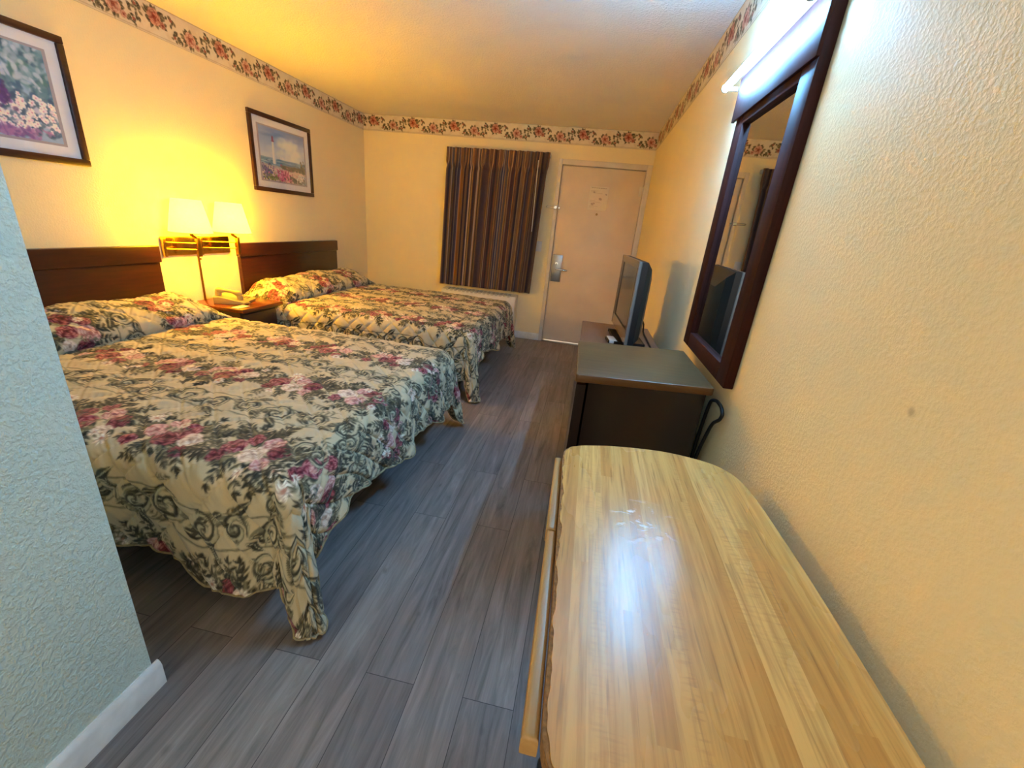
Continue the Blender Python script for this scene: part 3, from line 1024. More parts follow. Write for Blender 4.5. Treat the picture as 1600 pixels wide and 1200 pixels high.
def spread_points():
    A, B = A_LEN - RHO, B_HALF - RHO
    na, nb = int((A - 0.05 + 0.16 + DROP) / SP), int((2 * B + 2 * DROP) / SP)
    a = np.linspace(0, A - 0.05 + 0.16 + DROP, na)        # cloth length from the head (pillow takes 0.16 extra)
    b = np.linspace(-B - DROP, B + DROP, nb)
    Aa, Bb = np.meshgrid(a, b, indexing='ij')
    A_cl = A - 0.05 + 0.16
    # the head profile, with and without the pillow under it
    pil = np.array([(0.055, .655), (0.09, .715), (.15, .745), (.23, .742), (.31, .718), (.385, .680), (.425, .645), (.438, .612), (.428, .588), (.420, .577), (.440, .573), (.475, .578), (.52, TOP)])
    seg = np.r_[0, np.cumsum(np.hypot(*np.diff(pil, axis=0).T))]
    pl = seg[-1]
    t = np.clip(Aa, 0, pl)
    tt = np.linspace(0, pl, 400)
    px = np.interp(tt, seg, pil[:, 0])
    pz = np.interp(tt, seg, pil[:, 1])
    ker = np.hanning(25)
    ker /= ker.sum()
    px = np.convolve(np.pad(px, 12, 'edge'), ker, 'valid')
    pz = np.convolve(np.pad(pz, 12, 'edge'), ker, 'valid')
    X_p = np.interp(t, tt, px)
    Z_p = np.interp(t, tt, pz)
    A_top = np.clip(Aa, 0, A_cl)
    flat_x = 0.05 + (A - 0.05) * A_top / A_cl
    rest = np.clip((A_top - pl) / (A_cl - pl), 0, 1)
    X_far = 0.52 + (A - 0.52) * rest
    X_pil = np.where(Aa < pl, X_p, X_far)
    Z_pil = np.where(Aa < pl, Z_p, TOP)
    absb = np.abs(Bb)
    wp = 1 - smooth((absb - 0.58) / (B_HALF + 0.03 - 0.58))
    wp = wp * (0.93 + 0.07 * np.cos(Bb * 8.2))
    wz = np.clip(wp, 0, 1)
    wx = 1 - 0.75 * smooth((absb - 0.55) / 0.4)
    X = flat_x * (1 - wx) + X_pil * wx
    Zt = TOP + (Z_pil - TOP) * wz
    # soft sag of the mattress top
    Zt = Zt - 0.012 * (absb / B_HALF) ** 4 - 0.012 * smooth((Aa - A_cl + 0.5) / 0.5)
    Zt = Zt + 0.0035 * np.sin(Aa * 13 + Bb * 5) * np.sin(Bb * 9 - Aa * 4)
    # overhang
    u = np.maximum(0, Aa - A_cl)
    w = np.maximum(0, absb - B)
    s0 = np.hypot(u, w)
    phi = np.where(s0 > 0, np.arctan2(u, np.maximum(w, 1e-9)), 0)
    smax = DROP / np.maximum(np.maximum(np.cos(phi), np.sin(phi)), 0.7)
    xa = X
    S_side = interp(xa, [0, .5, 1.0, 1.35, 1.6, 1.74, 1.86, 2.01, 2.3], [.36, .39, .35, .37, .375, .475, .445, .385, .385])
    S_side2 = interp(xa, [0, .5, 1.0, 1.35, 1.6, 1.8, 2.01, 2.3], [.36, .38, .40, .37, .40, .37, .40, .40])
    S_side = np.where(Bb < 0, S_side, S_side2)
    S_foot = interp(Bb, [-.80, -.70, -.50, -.28, .02, .12, .30, .48, .68, .80], [.36, .33, .285, .33, .40, .34, .36, .41, .39, .43])
    ph01 = phi / (PI / 2)
    S_c = S_side * (1 - smooth(ph01)) + S_foot * smooth(ph01)
    g = np.exp(-(np.abs(phi - PI / 4) / 0.40) ** 5)
    S = S_c + np.where(Bb < 0, 0.565 - S_c, 0.555 - S_c) * g
    corner = (u > 0) & (w > 0)
    S = np.where(u <= 0, S_side, np.where(w <= 0, S_foot, S))
    s = s0 / smax * S
    q = s / RHO
    out = np.where(q < PI / 2, RHO * np.sin(np.minimum(q, PI / 2)), RHO + 0.0 * s)
    dn = np.where(q < PI / 2, RHO * (1 - np.cos(np.minimum(q, PI / 2))), RHO + (s - RHO * PI / 2))
    below = np.maximum(0, s - RHO * PI / 2)
    # flare, gathers along the sides, fold at the corners
    along = np.where(u <= 0, X, np.where(w <= 0, Bb, 0))
    rip_side = 0.016 * np.sin(along * 10.5 + 0.7) + 0.008 * np.sin(along * 23 + 1.9)
    rip_foot = 0.014 * np.sin(along * 13.0 + 2.0) + 0.010 * np.sin(along * 29 + 0.5) + 0.004 * np.sin(along * 61)
    amp = smooth(below / 0.30)
    fade = np.where(u <= 0, smooth((A - X) / 0.15), smooth((B - absb) / 0.15))
    fade = np.where(corner, 0, fade)
    fade = np.where(u <= 0, fade * smooth((X - 0.55) / 0.3), fade)
    flare = 0.05 * below
    out = out + flare + amp * fade * np.where(u <= 0, rip_side, rip_foot)
    gf = np.exp(-(np.abs(phi - PI / 4) / 0.34) ** 3.4)
    out = out + np.where(corner, gf * (0.012 * smooth(s / 0.12) + 0.150 * below), 0)
    dirx = np.where(s0 > 0, np.sin(phi), 0)
    dirb = np.where(s0 > 0, np.cos(phi), 0)
    # the fold leans along the foot of the bed
    lean = np.where(corner, gf * below * 0.10, 0)
    sg = np.sign(Bb)
    PX = X + dirx * out + lean * 0.3
    PY = np.clip(Bb, -B, B) + sg * dirb * out - sg * 0.25 * lean
    PZ = Zt - dn
    Pt = np.stack([PX, PY, PZ], -1)
    # stitched diamond quilting along the surface normal
    ga = np.gradient(Pt, axis=0)
    gb = np.gradient(Pt, axis=1)
    nr = np.cross(ga, gb)
    nr /= np.linalg.norm(nr, axis=-1, keepdims=True) + 1e-12
    if nr[na // 2, nb // 2, 2] < 0:
        nr = -nr
    Q = 0.150
    d1 = np.abs(np.mod((Aa + Bb * 1.0) / Q, 1) - 0.5) * Q
    d2 = np.abs(np.mod((Aa - Bb * 1.0) / Q + 0.35, 1) - 0.5) * Q
    puff = (1 - np.exp(-(d1 / 0.013))) * (1 - np.exp(-(d2 / 0.013)))
    hgt = (0.0075 + 0.0065 * smooth(s / 0.12)) * puff + 0.0035 * np.sin(Aa * 60 + np.sin(Bb * 31) * 2) * np.sin(Bb * 47 + Aa * 9) * puff
    crs = np.minimum(d1, d2)
    hgt = hgt + 0.0016 * np.sin((Aa + Bb) * 210) * np.exp(-(crs / 0.03) ** 2)
    Pt = Pt + nr * hgt[..., None]
    # keep the cloth off the floor
    Pt[..., 2] = np.maximum(Pt[..., 2], 0.022)
    return Pt, Aa, Bb


spreadP, spA, spB = spread_points()
quilt = bedspread_canvas()
spread_col = quilt.sample(spA + 0.03, spB + quilt.h * quilt.px / 2)
spread_me = grid_mesh('bedspread', spreadP, spread_col)
hem = np.concatenate([spreadP[:, 0], spreadP[-1, 1:], spreadP[::-1, -1][1:]])[::4]
bed_y = {'near': 1.745, 'far': 3.835}


def make_bed(label, y):
    t = thing('bed', label, 'bed', (0.0, y, 0.0), 'twin motel beds')
    MB().box((0.065, y - 0.735, 0.335), (2.00, y + 0.735, 0.552), 0.05, 4).build('mattress', M['mattress'], t)
    MB().box((0.075, y - 0.70, 0.16), (1.95, y + 0.70, 0.333), 0.015, 2).build('box_spring', M['box_spring'], t)
    for sx in (0.22, 1.72):
        for sy in (-0.56, 0.56):
            MB().tube([(sx, y + sy, 0.0), (sx, y + sy, 0.162)], [0.028, 0.032], 14).build('leg', M['black'], t)
    return t


def make_spread(label, y, me):
    o = link('bedspread', me, M['bedspread'], None, None, 60)
    o.location = (0, y, 0)
    tag(o, label, 'bedspread', 'floral bedspreads')
    h = MB().tube([tuple(p) for p in hem], 0.0042, 8).build('hem_piping', M['piping'], None, None, 60)
    h.parent = o
    return o


make_bed('double bed base under the floral spread nearest the pale partition', bed_y['near'])
make_bed('double bed base under the floral spread beside the curtain wall', bed_y['far'])
make_spread('quilted floral bedspread on the bed beside the pale green partition', bed_y['near'], spread_me)
make_spread('quilted floral bedspread on the farther bed below the striped curtain', bed_y['far'], spread_me)


def make_headboard(label, y0, y1):
    t = thing('headboard', label, 'headboard', (0.0, (y0 + y1) / 2, 0.30), 'dark wooden headboards')
    MB().box((0.001, y0 + 0.008, 0.30), (0.034, y1 - 0.008, 0.915), 0.003).build('panel', M['dark_wood'], t)
    MB().box((0.001, y0, 0.905), (0.044, y1, 1.010), 0.005, 3).build('cap_rail', M['dark_wood'], t)
    return t


make_headboard('dark mahogany headboard glowing orange by the lamp, behind the nearer bed', 1.042, 2.453)
make_headboard('dark mahogany headboard of the farther bed below the lighthouse picture', 3.127, 4.537)

# ------------------------------------------------------------------ nightstand, phone, wall lamp
ns = thing('nightstand', 'small cherry brown nightstand between the two beds', 'nightstand', (0.24, 2.79, 0))
MB().box((0.016, 2.602, 0.583), (0.472, 3.020, 0.610), 0.004, 3).build('top', M['night_wood'], ns)
MB().box((0.03, 2.612, 0.06), (0.435, 2.972, 0.584), 0.003).build('body', M['night_front'], ns)
MB().box((0.05, 2.625, 0.0), (0.41, 2.96, 0.062)).build('plinth', M['night_front'], ns)
for z0, z1 in ((0.345, 0.565), (0.09, 0.325)):
    d = MB().box((0.434, 2.625, z0), (0.452, 2.96, z1), 0.004).build('drawer', M['night_front'], ns)
    zc = (z0 + z1) / 2 + 0.03
    MB().tube([(0.452, 2.74, zc), (0.470, 2.745, zc), (0.472, 2.79, zc - 0.004), (0.470, 2.835, zc), (0.452, 2.84, zc)], 0.004, 10).build('handle', M['dark_brass'], d)

ph = thing('telephone', 'ivory desk telephone resting on the nightstand', 'telephone', (0.235, 2.80, 0.61))
RT = Matrix.Translation((0.235, 2.80, 0.61)) @ Matrix.Rotation(math.radians(20), 4, 'Z')


def xf_prism(poly, x0, x1, bev=0.004):
    mb = MB()
    mb.prism(poly, x0, x1, bev, 2, fix=lambda a, b, t: tuple(RT @ Vector((a, t, b))))
    return mb


# wedge-shaped base (profile along local x, extruded along local y)
xf_prism([(-.10, 0.001), (.105, 0.001), (.110, .018), (.10, .024), (-.06, .052), (-.10, .052)], -.11, .11).build('base', M['ivory'], ph)
mb = MB()
for i in range(4):
    for j in range(3):
        x = .075 - i * .022
        z = .0285 + (.075 - x) * .175 + .003
        mb.box((x - .007, .030 + j * .021 - .006, z - .008), (x + .007, .030 + j * .021 + .008, z), 0.0015, 1, RT)
mb.build('keypad', M['dark_key'], ph)
hs = []
for k in range(13):
    s = -1 + k / 6
    hs.append(RT @ Vector((s * .085 - .01, -.055, .078 - .012 * s + .012 * (1 - s * s))))
mb = MB().tube(hs, [.014, .021, .022, .017, .013, .012, .012, .012, .013, .017, .022, .021, .014], 14)
for s in (-1, 1):
    a = RT @ Vector((s * .072 - .01, -.055, .073 - .012 * s))
    mb.tube([a, a - Vector((0, 0, .028))], [.020, .022], 16)
mb.build('handset', M['ivory'], ph)
coil = []
for k in range(220):
    tt = k / 219
    c0 = Vector((.075 + .06 * math.sin(tt * PI), -.055 - .055 * tt, .016))
    coil.append(RT @ (c0 + Vector((0, math.cos(tt * 90) * .006, math.sin(tt * 90) * .006))))
MB().tube(coil, 0.0018, 6).build('coiled_cord', M['ivory'], ph)
wc = MB().box((0.36, 2.62, 0.6105), (0.42, 2.73, 0.6135), 0.001).build('card', M['white_plastic'])
tag(wc, 'small white card lying on the nightstand in front of the telephone', 'card')

lamp = thing('wall_lamp', 'lit brass double swing arm wall lamp with two cream shades above the nightstand', 'lamp', (0.0, 2.78, 1.0))
MB().box((0.0005, 2.500, 0.938), (0.016, 3.062, 1.064), 0.004, 3).build('backplate', M['brass'], lamp)
MB().box((0.002, 2.764, 0.60), (0.012, 2.776, 0.938), 0.002).build('cord_cover', M['dark_brass'], lamp)
for (py, c) in ((2.505, (0.142, 2.612)), (2.79, (0.142, 2.965))):
    arm = MB()
    j = Vector((0.132, c[1] + 0.05, 1.0))
    for z in (0.985, 1.028):
        arm.tube([(0.022, py, z), (j.x, j.y, z)], 0.0045, 10)
    arm.box((0.012, py - 0.010, 0.935), (0.032, py + 0.010, 1.066), 0.003)
    arm.build('swing_arm', M['brass'], lamp)
    mb = MB().box((j.x - 0.012, j.y - 0.012, 0.940), (j.x + 0.012, j.y + 0.012, 1.068), 0.003)
    mb.tube([(j.x, j.y, 0.930), (j.x, j.y, 0.918)], [0.006, 0.008], 12)
    mb.tube([(j.x, j.y, 1.062), (c[0], c[1], 1.085), (c[0], c[1], 1.118)], [0.008, 0.012, 0.015], 14)
    mb.build('socket', M['dark_brass'], lamp)
    sh = MB().lathe([(0.127, 1.105), (0.084, 1.312)], c, 56)
    so = sh.build('lamp_shade', M['shade'], lamp)
    s = so.modifiers.new('thickness', 'SOLIDIFY')
    s.thickness = 0.0012
    for rr, zz in ((0.128, 1.105), (0.085, 1.312)):
        MB().tube([(c[0] + rr * math.cos(2 * PI * k / 48), c[1] + rr * math.sin(2 * PI * k / 48), zz) for k in range(49)], 0.0018, 6, False).build('rim', M['dark_brass'], so)
    bo = MB().sphere((c[0], c[1], 1.145), 0.030, 20, (1, 1, 1.2)).build('bulb', emit('warm_bulb', BULB_COLOR, BULB_STRENGTH), lamp)

# ------------------------------------------------------------------ framed pictures
def picture(label, y0, y1, z0, z1, painter, first):
    t = thing('framed_picture', label, 'picture', (0, (y0 + y1) / 2, z0), 'framed prints on the headboard wall')
    fw_, d = 0.034, 0.024
    mb = MB()
    for (a, b, lo) in (((y0, z0), (y1, z0 + fw_), 0), ((y0, z1 - fw_), (y1, z1), 0), ((y0, z0 + fw_), (y0 + fw_, z1 - fw_), 0), ((y1 - fw_, z0 + fw_), (y1, z1 - fw_), 0)):
        mb.box((0.0008, a[0], a[1]), (d, b[0], b[1]), 0.004, 2)
    mb.build('frame', M['frame_wood'], t)
    MB().box((0.002, y0 + 0.02, z0 + 0.02), (0.011, y1 - 0.02, z1 - 0.02)).build('mat', M['mat'], t)
    mi = 0.088
    MB().box((0.0108, y0 + mi, z0 + mi - .005), (0.0116, y1 - mi, z1 - mi + .005)).build('inner_mat', M['mat_inner'], t)
    cv, w, h = painter()
    m2 = 0.104
    n1, n2 = int((y1 - y0 - 2 * m2) / .0025), int((z1 - z0 - 2 * m2 + .02) / .0025)
    u, v = np.meshgrid(np.linspace(0, 1, n1), np.linspace(0, 1, n2))
    P_ = np.stack([np.full_like(u, 0.0125), y0 + m2 + u * (y1 - y0 - 2 * m2), z1 - m2 + .01 - v * (z1 - z0 - 2 * m2 + .02)], -1)
    o = link('art_print', grid_mesh('art_print', P_, np.clip(cv.sample(u * w, v * h) * 1.18 + 0.02, 0, 1)), M['print'], t)
    MB().box((0.0155, y0 + fw_ - .003, z0 + fw_ - .003), (0.0170, y1 - fw_ + .003, z1 - fw_ + .003)).build('glass', M['glass'], t)
    return t


picture('framed blue garden print with white flowers and a picket fence, above the nearer bed', 1.378, 2.168, 1.437, 2.036, garden, True)
picture('framed lighthouse seascape print with pink flowers above the farther headboard', 3.411, 4.200, 1.428, 2.026, seascape, False)

# ------------------------------------------------------------------ curtain, air conditioner, switch
def curtain():
    t = thing('curtain', 'brown and tan striped pleated curtain closed over the window', 'curtain', (1.64, L - 0.08, 0.58))
    n, m = 840, 90
    s = np.linspace(0, 1, n)
    z = np.linspace(0, 1, m)
    S, Z = np.meshgrid(s, z)
    x0 = 1.062 + (1.020 - 1.062) * Z
    x1 = 2.245 + (2.190 - 2.245) * Z
    npl = 11.5
    ph_ = S * npl * 2 * PI + 0.5 * np.sin(S * 17)
    head = smooth((0.135 - Z) / 0.05)
    ampl = (0.040 + 0.006 * np.sin(S * 9)) * (1 - head) + 0.010 * head
    yy = L - 0.090 - ampl * np.sin(ph_) - 0.008 * np.sin(ph_ * 0.5 + 1) * (1 - head) - head * 0.010 * np.sin(ph_ * 2.0 + 0.4)
    yy = yy + 0.016 * np.exp(-((Z - .128) / .016) ** 2) - 0.010 * head * np.clip(np.sin(ph_ * 1.0), 0, 1) ** 4
    xx = x0 + (x1 - x0) * S + 0.012 * np.cos(ph_) * (1 - head)
    zz = 2.112 + 0.018 * S - Z * (1.532 + 0.010 * S) + 0.004 * np.sin(ph_) * Z
    P_ = np.stack([xx, yy, zz], -1)
    # stripes along the cloth
    r2 = random.Random(21)
    cols = [rgb('5a4a4a')] * 4 + [rgb('6a5250'), rgb('4c4248'), rgb('6e4c44'), rgb('7c5c4a'), rgb('5c5460'), rgb('47393c')]
    line = np.zeros((n, 3))
    i = 0
    while i < n:
        k = r2.random()
        if k < 0.56:
            wd, c = r2.randint(6, 15), r2.choice(cols)
        elif k < 0.76:
            wd, c = r2.randint(3, 7), rgb(r2.choice(['b08a62', 'c09a70', '9c7652']))
        elif k < 0.90:
            wd, c = r2.randint(2, 3), rgb(r2.choice(['d4bc9a', 'c0aaa0']))
        else:
            wd, c = r2.randint(3, 7), rgb('946848')
        line[i:i + wd] = c
        i += wd
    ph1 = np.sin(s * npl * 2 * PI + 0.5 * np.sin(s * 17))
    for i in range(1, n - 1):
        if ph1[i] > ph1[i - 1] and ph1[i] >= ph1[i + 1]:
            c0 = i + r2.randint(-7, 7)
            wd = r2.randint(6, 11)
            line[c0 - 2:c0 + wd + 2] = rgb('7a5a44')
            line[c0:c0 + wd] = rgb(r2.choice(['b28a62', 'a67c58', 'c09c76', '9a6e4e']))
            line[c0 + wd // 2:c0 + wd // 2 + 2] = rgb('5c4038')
    ker = np.ones(3) / 3
    line = np.stack([np.convolve(np.pad(line[:, q], 1, 'edge'), ker, 'valid') for q in range(3)], -1)
    col = np.broadcast_to(line, (m, n, 3)).copy()
    o = link('curtain_cloth', grid_mesh('curtain_cloth', P_, col), M['curtain'], t, None, 80)
    so = o.modifiers.new('thickness', 'SOLIDIFY')
    so.thickness = 0.002
    # a rod just behind the header
    MB().tube([(1.06, L - 0.058, 2.098), (2.25, L - 0.058, 2.116)], 0.010, 12).build('curtain_rod', M['white_plastic'], t)
    for x in (1.075, 2.235):
        MB().box((x - 0.012, L - 0.066, 2.085), (x + 0.012, L - 0.0005, 2.122), 0.003).build('bracket', M['white_plastic'], t)
    MB().tube([(2.128, L - 0.138, 2.04), (2.132, L - 0.142, 1.30)], 0.0042, 10).build('pull_wand', M['white_plastic'], t, 'pale thin pull wand')
    return t


curtain()

ac = thing('air_conditioner', 'white wall air conditioner half hidden under the striped curtain', 'air conditioner', (1.55, L - 0.1, 0.05))
MB().prism([(L - 0.004, .06), (L - .20, .06), (L - .21, .10), (L - .21, .47), (L - .17, .535), (L - .004, .545)], 1.08, 2.025, 0.006, 2, fix=lambda a, b, t: (t, a, b)).build('case', M['white_plastic'], ac)
mb = MB()
for k in range(16):
    mb.box((1.14 + k * .052, L - .178, .520), (1.17 + k * .052, L - .05, .5475), 0.002, 1)
mb.build('vent_grille', M['ac_grille'], ac)
MB().box((1.10, L - .19, 0.0), (2.0, L - .014, 0.062)).build('base', M['ac_grille'], ac)

sw = thing('light_switch', 'white light switch plate on the wall between curtain and door', 'light switch', (2.215, L, 1.14))
MB().box((2.180, L - 0.006, 1.084), (2.252, L - 0.0003, 1.200), 0.003, 2).build('plate', M['white_plastic'], sw)
MB().box((2.211, L - 0.014, 1.130), (2.221, L - 0.005, 1.152), 0.002).build('toggle', M['white_plastic'], sw)

# ------------------------------------------------------------------ dresser, cabinet, television
dr = thing('dresser', 'long low brown dresser carrying the television along the mirror wall', 'dresser', (3.07, 2.5, 0))
MB().box((2.853, 1.93, 0.735), (3.31, 3.035, 0.760), 0.004, 2).build('top', M['brown_top'], dr)
MB().box((2.885, 1.945, 0.06), (3.295, 3.02, 0.736), 0.003).build('body', M['espresso'], dr)
MB().box((2.91, 1.96, 0.0), (3.28, 3.0, 0.062)).build('plinth', M['espresso'], dr)
for y0 in (1.955, 2.485):
    for z0 in (0.085, 0.30, 0.515):
        d = MB().box((2.866, y0, z0), (2.886, y0 + 0.525, z0 + 0.205), 0.004).build('drawer', M['espresso'], dr)
        MB().tube([(2.868, y0 + .20, z0 + .11), (2.846, y0 + .205, z0 + .11), (2.846, y0 + .32, z0 + .11), (2.868, y0 + .325, z0 + .11)], 0.005, 10).build('handle', M['chrome'], d)

cb = thing('cabinet', 'tall espresso cabinet with a glossy top between table and dresser', 'cabinet', (3.08, 1.65, 0))
top = [(2.850, 1.372), (3.318, 1.432), (3.309, 1.924), (2.843, 1.852)]
MB().prism(rounded(top, 0.012, 3), 0.872, 0.900, 0.004, 2).build('top', M['espresso_top'], cb)
bod = [(2.898, 1.396), (3.300, 1.447), (3.292, 1.905), (2.890, 1.842)]
MB().prism(bod, 0.05, 0.873, 0.002, 1).build('body', M['espresso'], cb)
MB().prism([(2.92, 1.41), (3.28, 1.46), (3.27, 1.88), (2.91, 1.83)], 0.0, 0.052).build('plinth', M['espresso'], cb)
for z0, z1 in ((0.07, 0.46), (0.47, 0.862)):
    fr = [(2.857, 1.388), (2.890, 1.392), (2.884, 1.842), (2.851, 1.838)]
    d = MB().prism(fr, z0, z1, 0.003, 1).build('door', M['espresso'], cb)
    zc = z1 - 0.06
    MB().tube([(2.856, 1.44, zc - .05), (2.836, 1.44, zc - .045), (2.836, 1.44, zc + .045), (2.856, 1.44, zc + .05)], 0.005, 10).build('handle', M['chrome'], d)

tv = thing('television', 'black flat screen television standing on the dresser, facing the beds', 'television', (3.11, 2.6, 0.76))
un = Vector((-0.04, 0.63, 0)).normalized()
nn = Vector((-un.y, un.x, 0))
TM = Matrix(((un.x, nn.x, 0, 3.09), (un.y, nn.y, 0, 2.30), (0, 0, 1, 0), (0, 0, 0, 1)))   # u along the screen, v out of it
TW, TZ0, TZ1 = 0.640, 0.802, 1.237
mb = MB()
# back shell: chamfered towards the back
def tv_ring(v, ins, zi0, zi1):
    return [TM @ Vector(p) for p in ((ins, v, TZ0 + zi0), (TW - ins, v, TZ0 + zi0), (TW - ins, v, TZ1 - zi1), (ins, v, TZ1 - zi1))]


rings = [tv_ring(-0.012, 0.0, 0, 0), tv_ring(-0.045, 0.0, 0, 0), tv_ring(-0.075, 0.035, 0.03, 0.035), tv_ring(-0.100, 0.12, 0.07, 0.09)]
vr = [[mb.bm.verts.new(p) for p in r] for r in rings]
for i in range(3):
    for k in range(4):
        mb.bm.faces.new((vr[i][k], vr[i][(k + 1) % 4], vr[i + 1][(k + 1) % 4], vr[i + 1][k]))
mb.bm.faces.new(vr[0])
mb.bm.faces.new(list(reversed(vr[-1])))
mb.build('back_shell', M['black'], tv, None, None, 20)
mb = MB()
for lo, hi in (((0, -.013, TZ0), (TW, 0, TZ0 + .062)), ((0, -.013, TZ1 - .034), (TW, 0, TZ1)), ((0, -.013, TZ0 + .062), (.034, 0, TZ1 - .034)), ((TW - .034, -.013, TZ0 + .062), (TW, 0, TZ1 - .034))):
    mb.box(lo, hi, 0.002, 1, TM)
mb.build('bezel', M['tv_bezel'], tv, 'glossy grey bezel')
MB().box((.032, -.0125, TZ0 + .060), (TW - .032, -.006, TZ1 - .032), 0, 1, TM).build('screen', M['screen'], tv, 'dark reflective screen')
mb = MB().box((TW / 2 - .06, -.06, .772), (TW / 2 + .06, -.03, .83), .004, 2, TM)
mb.box((TW / 2 - .17, -.14, .7612), (TW / 2 + .17, .03, .775), .004, 2, TM)
mb.build('stand', M['black'], tv)

rm = thing('remote_control', 'small white remote lying on the dresser at the foot of the television', 'remote control', (3.045, 2.47, 0.76))
RM = Matrix.Translation((3.042, 2.475, 0.761)) @ Matrix.Rotation(math.radians(8), 4, 'Z')
MB().box((-.022, -.018, 0), (.022, .10, .018), .004, 2, RM).build('case', M['white_plastic'], rm)
MB().box((-.030, -.014, 0), (-.021, .09, .016), .002, 1, RM).build('edge_band', M['black'], rm, 'dark edge')

MBc = MB()
MBc.tube([(3.20, 2.66, 0.90), (3.235, 2.75, 0.84), (3.255, 2.85, 0.775), (3.258, 2.78, 0.7655), (3.258, 2.6, 0.7655), (3.258, 2.42, 0.7655), (3.262, 2.25, 0.7655), (3.272, 2.08, 0.7655)], 0.0050, 10)
tag(MBc.build('power_cord', M['black_rubber']), 'black power cord lying on the dresser behind the television', 'cord')
ts = np.linspace(0, 1, 40)
knots = [(3.338, 1.56, .30), (3.338, 1.53, .70), (3.336, 1.50, .835), (3.338, 1.444, .855), (3.340, 1.392, .852), (3.340, 1.366, .836), (3.340, 1.378, .812), (3.338, 1.43, .775), (3.336, 1.49, .62), (3.337, 1.54, .2), (3.335, 1.60, 0.012)]
kn = np.array(knots)
kt = np.linspace(0, 1, len(kn))
t2 = np.linspace(0, 1, 80)
cp = np.stack([np.interp(t2, kt, kn[:, i]) for i in range(3)], -1)
kk = np.hanning(9)
kk /= kk.sum()
cp = np.stack([np.convolve(np.pad(cp[:, i], 4, 'edge'), kk, 'valid') for i in range(3)], -1)
tag(MB().tube([tuple(p) for p in cp], 0.006, 10).build('power_cord', M['black_rubber']), 'looped black power cord hanging behind the espresso cabinet by the wall', 'cord')

# ------------------------------------------------------------------ mirror and its light
mi = thing('wall_mirror', 'tall wall mirror in a dark mahogany frame on the right wall', 'mirror', (W, 1.74, 0.915))
my0, my1, mz0, mz1 = 1.400, 2.060, 0.915, 1.955
fx0, fx1 = W - 0.032, W - 0.0005
MB().box((fx0, my0, mz0), (fx1, my0 + 0.092, mz1), 0.003).build('stile', M['mirror_wood'], mi)
MB().box((fx0, my1 - 0.092, mz0), (fx1, my1, mz1), 0.003).build('stile', M['mirror_wood'], mi)
MB().box((fx0, my0 + 0.092, mz0), (fx1, my1 - 0.092, mz0 + 0.062), 0.003).build('bottom_rail', M['mirror_wood'], mi)
MB().box((fx0, my0 + 0.092, 1.792), (fx1, my1 - 0.092, mz1), 0.003).build('top_rail', M['mirror_wood'], mi)
MB().box((W - 0.016, my0 + 0.085, mz0 + 0.055), (W - 0.010, my1 - 0.085, 1.80)).build('mirror_glass', M['mirror'], mi, 'silvered mirror glass')
MB().box((W - 0.042, my0 - 0.006, 1.820), (fx0 + 0.001, my1 + 0.042, 1.975), 0.002).build('valance', M['mirror_wood'], mi)

ml = thing('mirror_light', 'lit white tube light fixed in front of the valance of the wall mirror', 'light', (W, 1.74, 1.92))
TX, TZL = W - 0.089, 1.944
MB().tube([(TX, 1.398, TZL), (TX, 2.118, TZL)], 0.0125, 20).build('tube', emit('cool_tube', TUBE_COLOR, TUBE_STRENGTH), ml, 'glowing white tube')
for y in (1.394, 2.122):
    eb = MB().tube([(TX, y - 0.005, TZL), (TX, y + 0.005, TZL)], 0.015, 16)
    eb.box((TX + 0.002, y - 0.005, TZL - 0.009), (W - 0.0415, y + 0.005, TZL + 0.007), 0.002)
    eb.build('end_bracket', M['ac_grille'], ml)

# ------------------------------------------------------------------ table in the foreground
def catmull(pts, seg=10):
    out = []
    n = len(pts)
    for i in range(n):
        p0, p1, p2, p3 = [np.array(pts[(i + k) % n]) for k in (-1, 0, 1, 2)]
        for k in range(seg):
            t = k / seg
            out.append(0.5 * (2 * p1 + (p2 - p0) * t + (2 * p0 - 5 * p1 + 4 * p2 - p3) * t * t + (3 * p1 - p0 - 3 * p2 + p3) * t ** 3))
    return np.array(out)


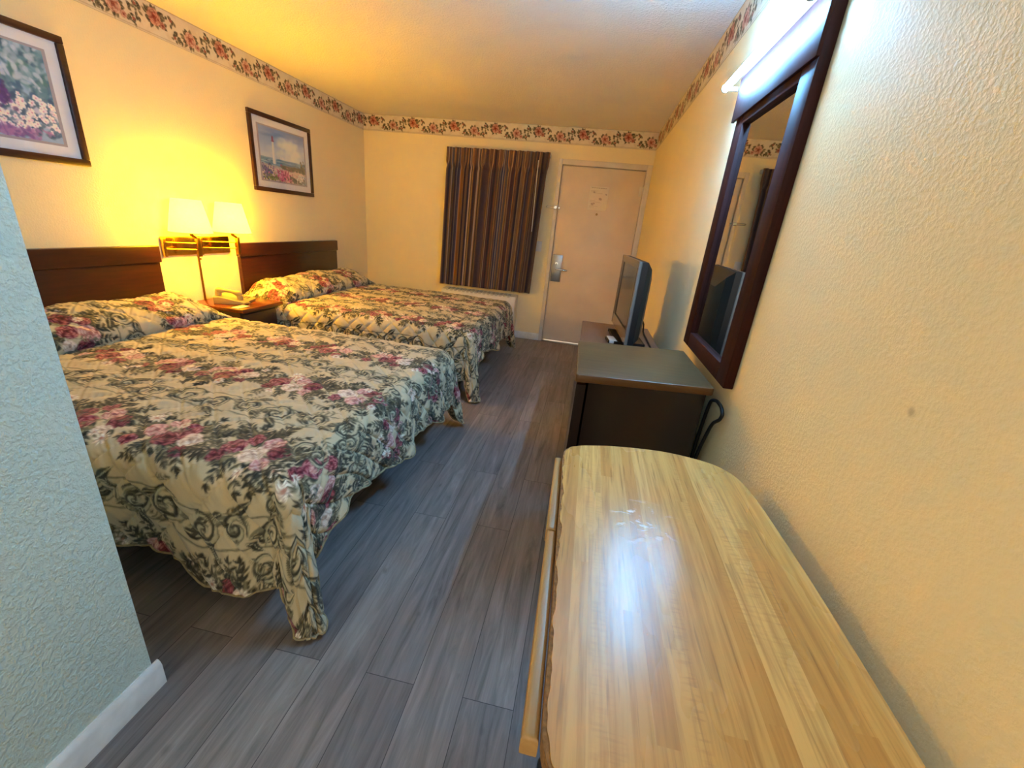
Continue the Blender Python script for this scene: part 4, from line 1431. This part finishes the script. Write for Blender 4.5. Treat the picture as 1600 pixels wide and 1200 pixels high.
TZ = 0.800
outline = [(2.863, .52), (2.857, .70), (2.851, .90), (2.846, 1.03), (2.855, 1.075), (2.885, 1.102), (2.94, 1.122), (2.99, 1.136), (3.07, 1.149), (3.14, 1.153), (3.21, 1.143),
           (3.262, 1.126), (3.296, 1.098), (3.318, 1.055), (3.330, .98), (3.337, .85), (3.341, .70), (3.340, .50), (3.336, .38), (3.318, .30), (3.27, .245), (3.16, .205),
           (3.05, .203), (2.96, .235), (2.90, .285), (2.872, .325), (2.866, .38)]
TK = (1.35231 - TZ) / (1.35231 - 0.775)      # outline measured for a 0.775 m top
outline = [(2.83798 + (x - 2.83798) * TK, y * TK) for x, y in outline]
core_o = catmull(outline, 8)
lam = []
nC = len(core_o)
cen = core_o.mean(0)
r3 = random.Random(5)
chips = [r3.uniform(0, 1) for _ in range(60)]
dense = []
for i in range(nC):
    for k in range(3):
        dense.append(core_o[i] * (1 - k / 3) + core_o[(i + 1) % nC] * k / 3)
dense = np.array(dense)
al = np.r_[0, np.cumsum(np.linalg.norm(np.diff(dense, axis=0), axis=1))]
for p, s in zip(dense, al):
    left = smooth((2.90 - p[0]) / 0.03) * smooth((1.12 - p[1]) / 0.1)
    j = 0.5 + 0.25 * math.sin(s * 43) + 0.2 * math.sin(s * 97 + 1) + 0.15 * math.sin(s * 211 + 2)
    ch = max(0.0, j) * 0.0085 * left + 0.0008
    wear = 0.006 * math.exp(-((p[1] - 0.36) / 0.06) ** 2) * left
    d = (cen - p) / np.linalg.norm(cen - p)
    lam.append(tuple(p + d * (ch + wear)))
tb = thing('table', 'worn butcher block laminate table with chipped edges beside the right wall', 'table', (3.10, 0.68, 0))
MB().prism([tuple(p) for p in core_o], TZ - 0.030, TZ - 0.0018, 0.003, 2).build('core', M['core'], tb, 'brown chipped particle board edge')
MB().prism(lam, TZ - 0.0018, TZ, 0.0006, 1).build('tabletop', M['butcher'], tb, 'striped light wood laminate surface')
def strip(ya, yb):
    xa = np.interp(np.array([ya, yb]) / TK, [.345, .52, .70, .90, 1.06], [2.866, 2.863, 2.857, 2.851, 2.847]) * TK + 2.83798 * (1 - TK)
    pts = [(xa[0] - .0225, ya), (xa[1] - .0205, yb), (xa[1] - .0005, yb), (xa[0] - .0005, ya)]
    return MB().prism(pts, TZ - .058, TZ - .020, 0.007, 3).build('edge_strip', M['strip_wood'], tb, 'loose rounded oak edging strip')


strip(.345 * TK, .712)
strip(.7135, 1.055 * TK)
mb = MB().box((3.04, 0.62, 0.05), (3.16, 0.74, TZ - 0.03), 0.008)
mb.build('pedestal', M['black'], tb)
mb = MB().box((2.90, 0.64, 0.0), (3.30, 0.72, 0.05), 0.01)
mb.box((3.06, 0.40, 0.0), (3.14, 0.96, 0.05), 0.01)
mb.build('foot', M['black'], tb)
MB().box((2.95, 0.45, TZ - 0.042), (3.25, 0.91, TZ - 0.030), 0.002).build('mounting_plate', M['black'], tb)
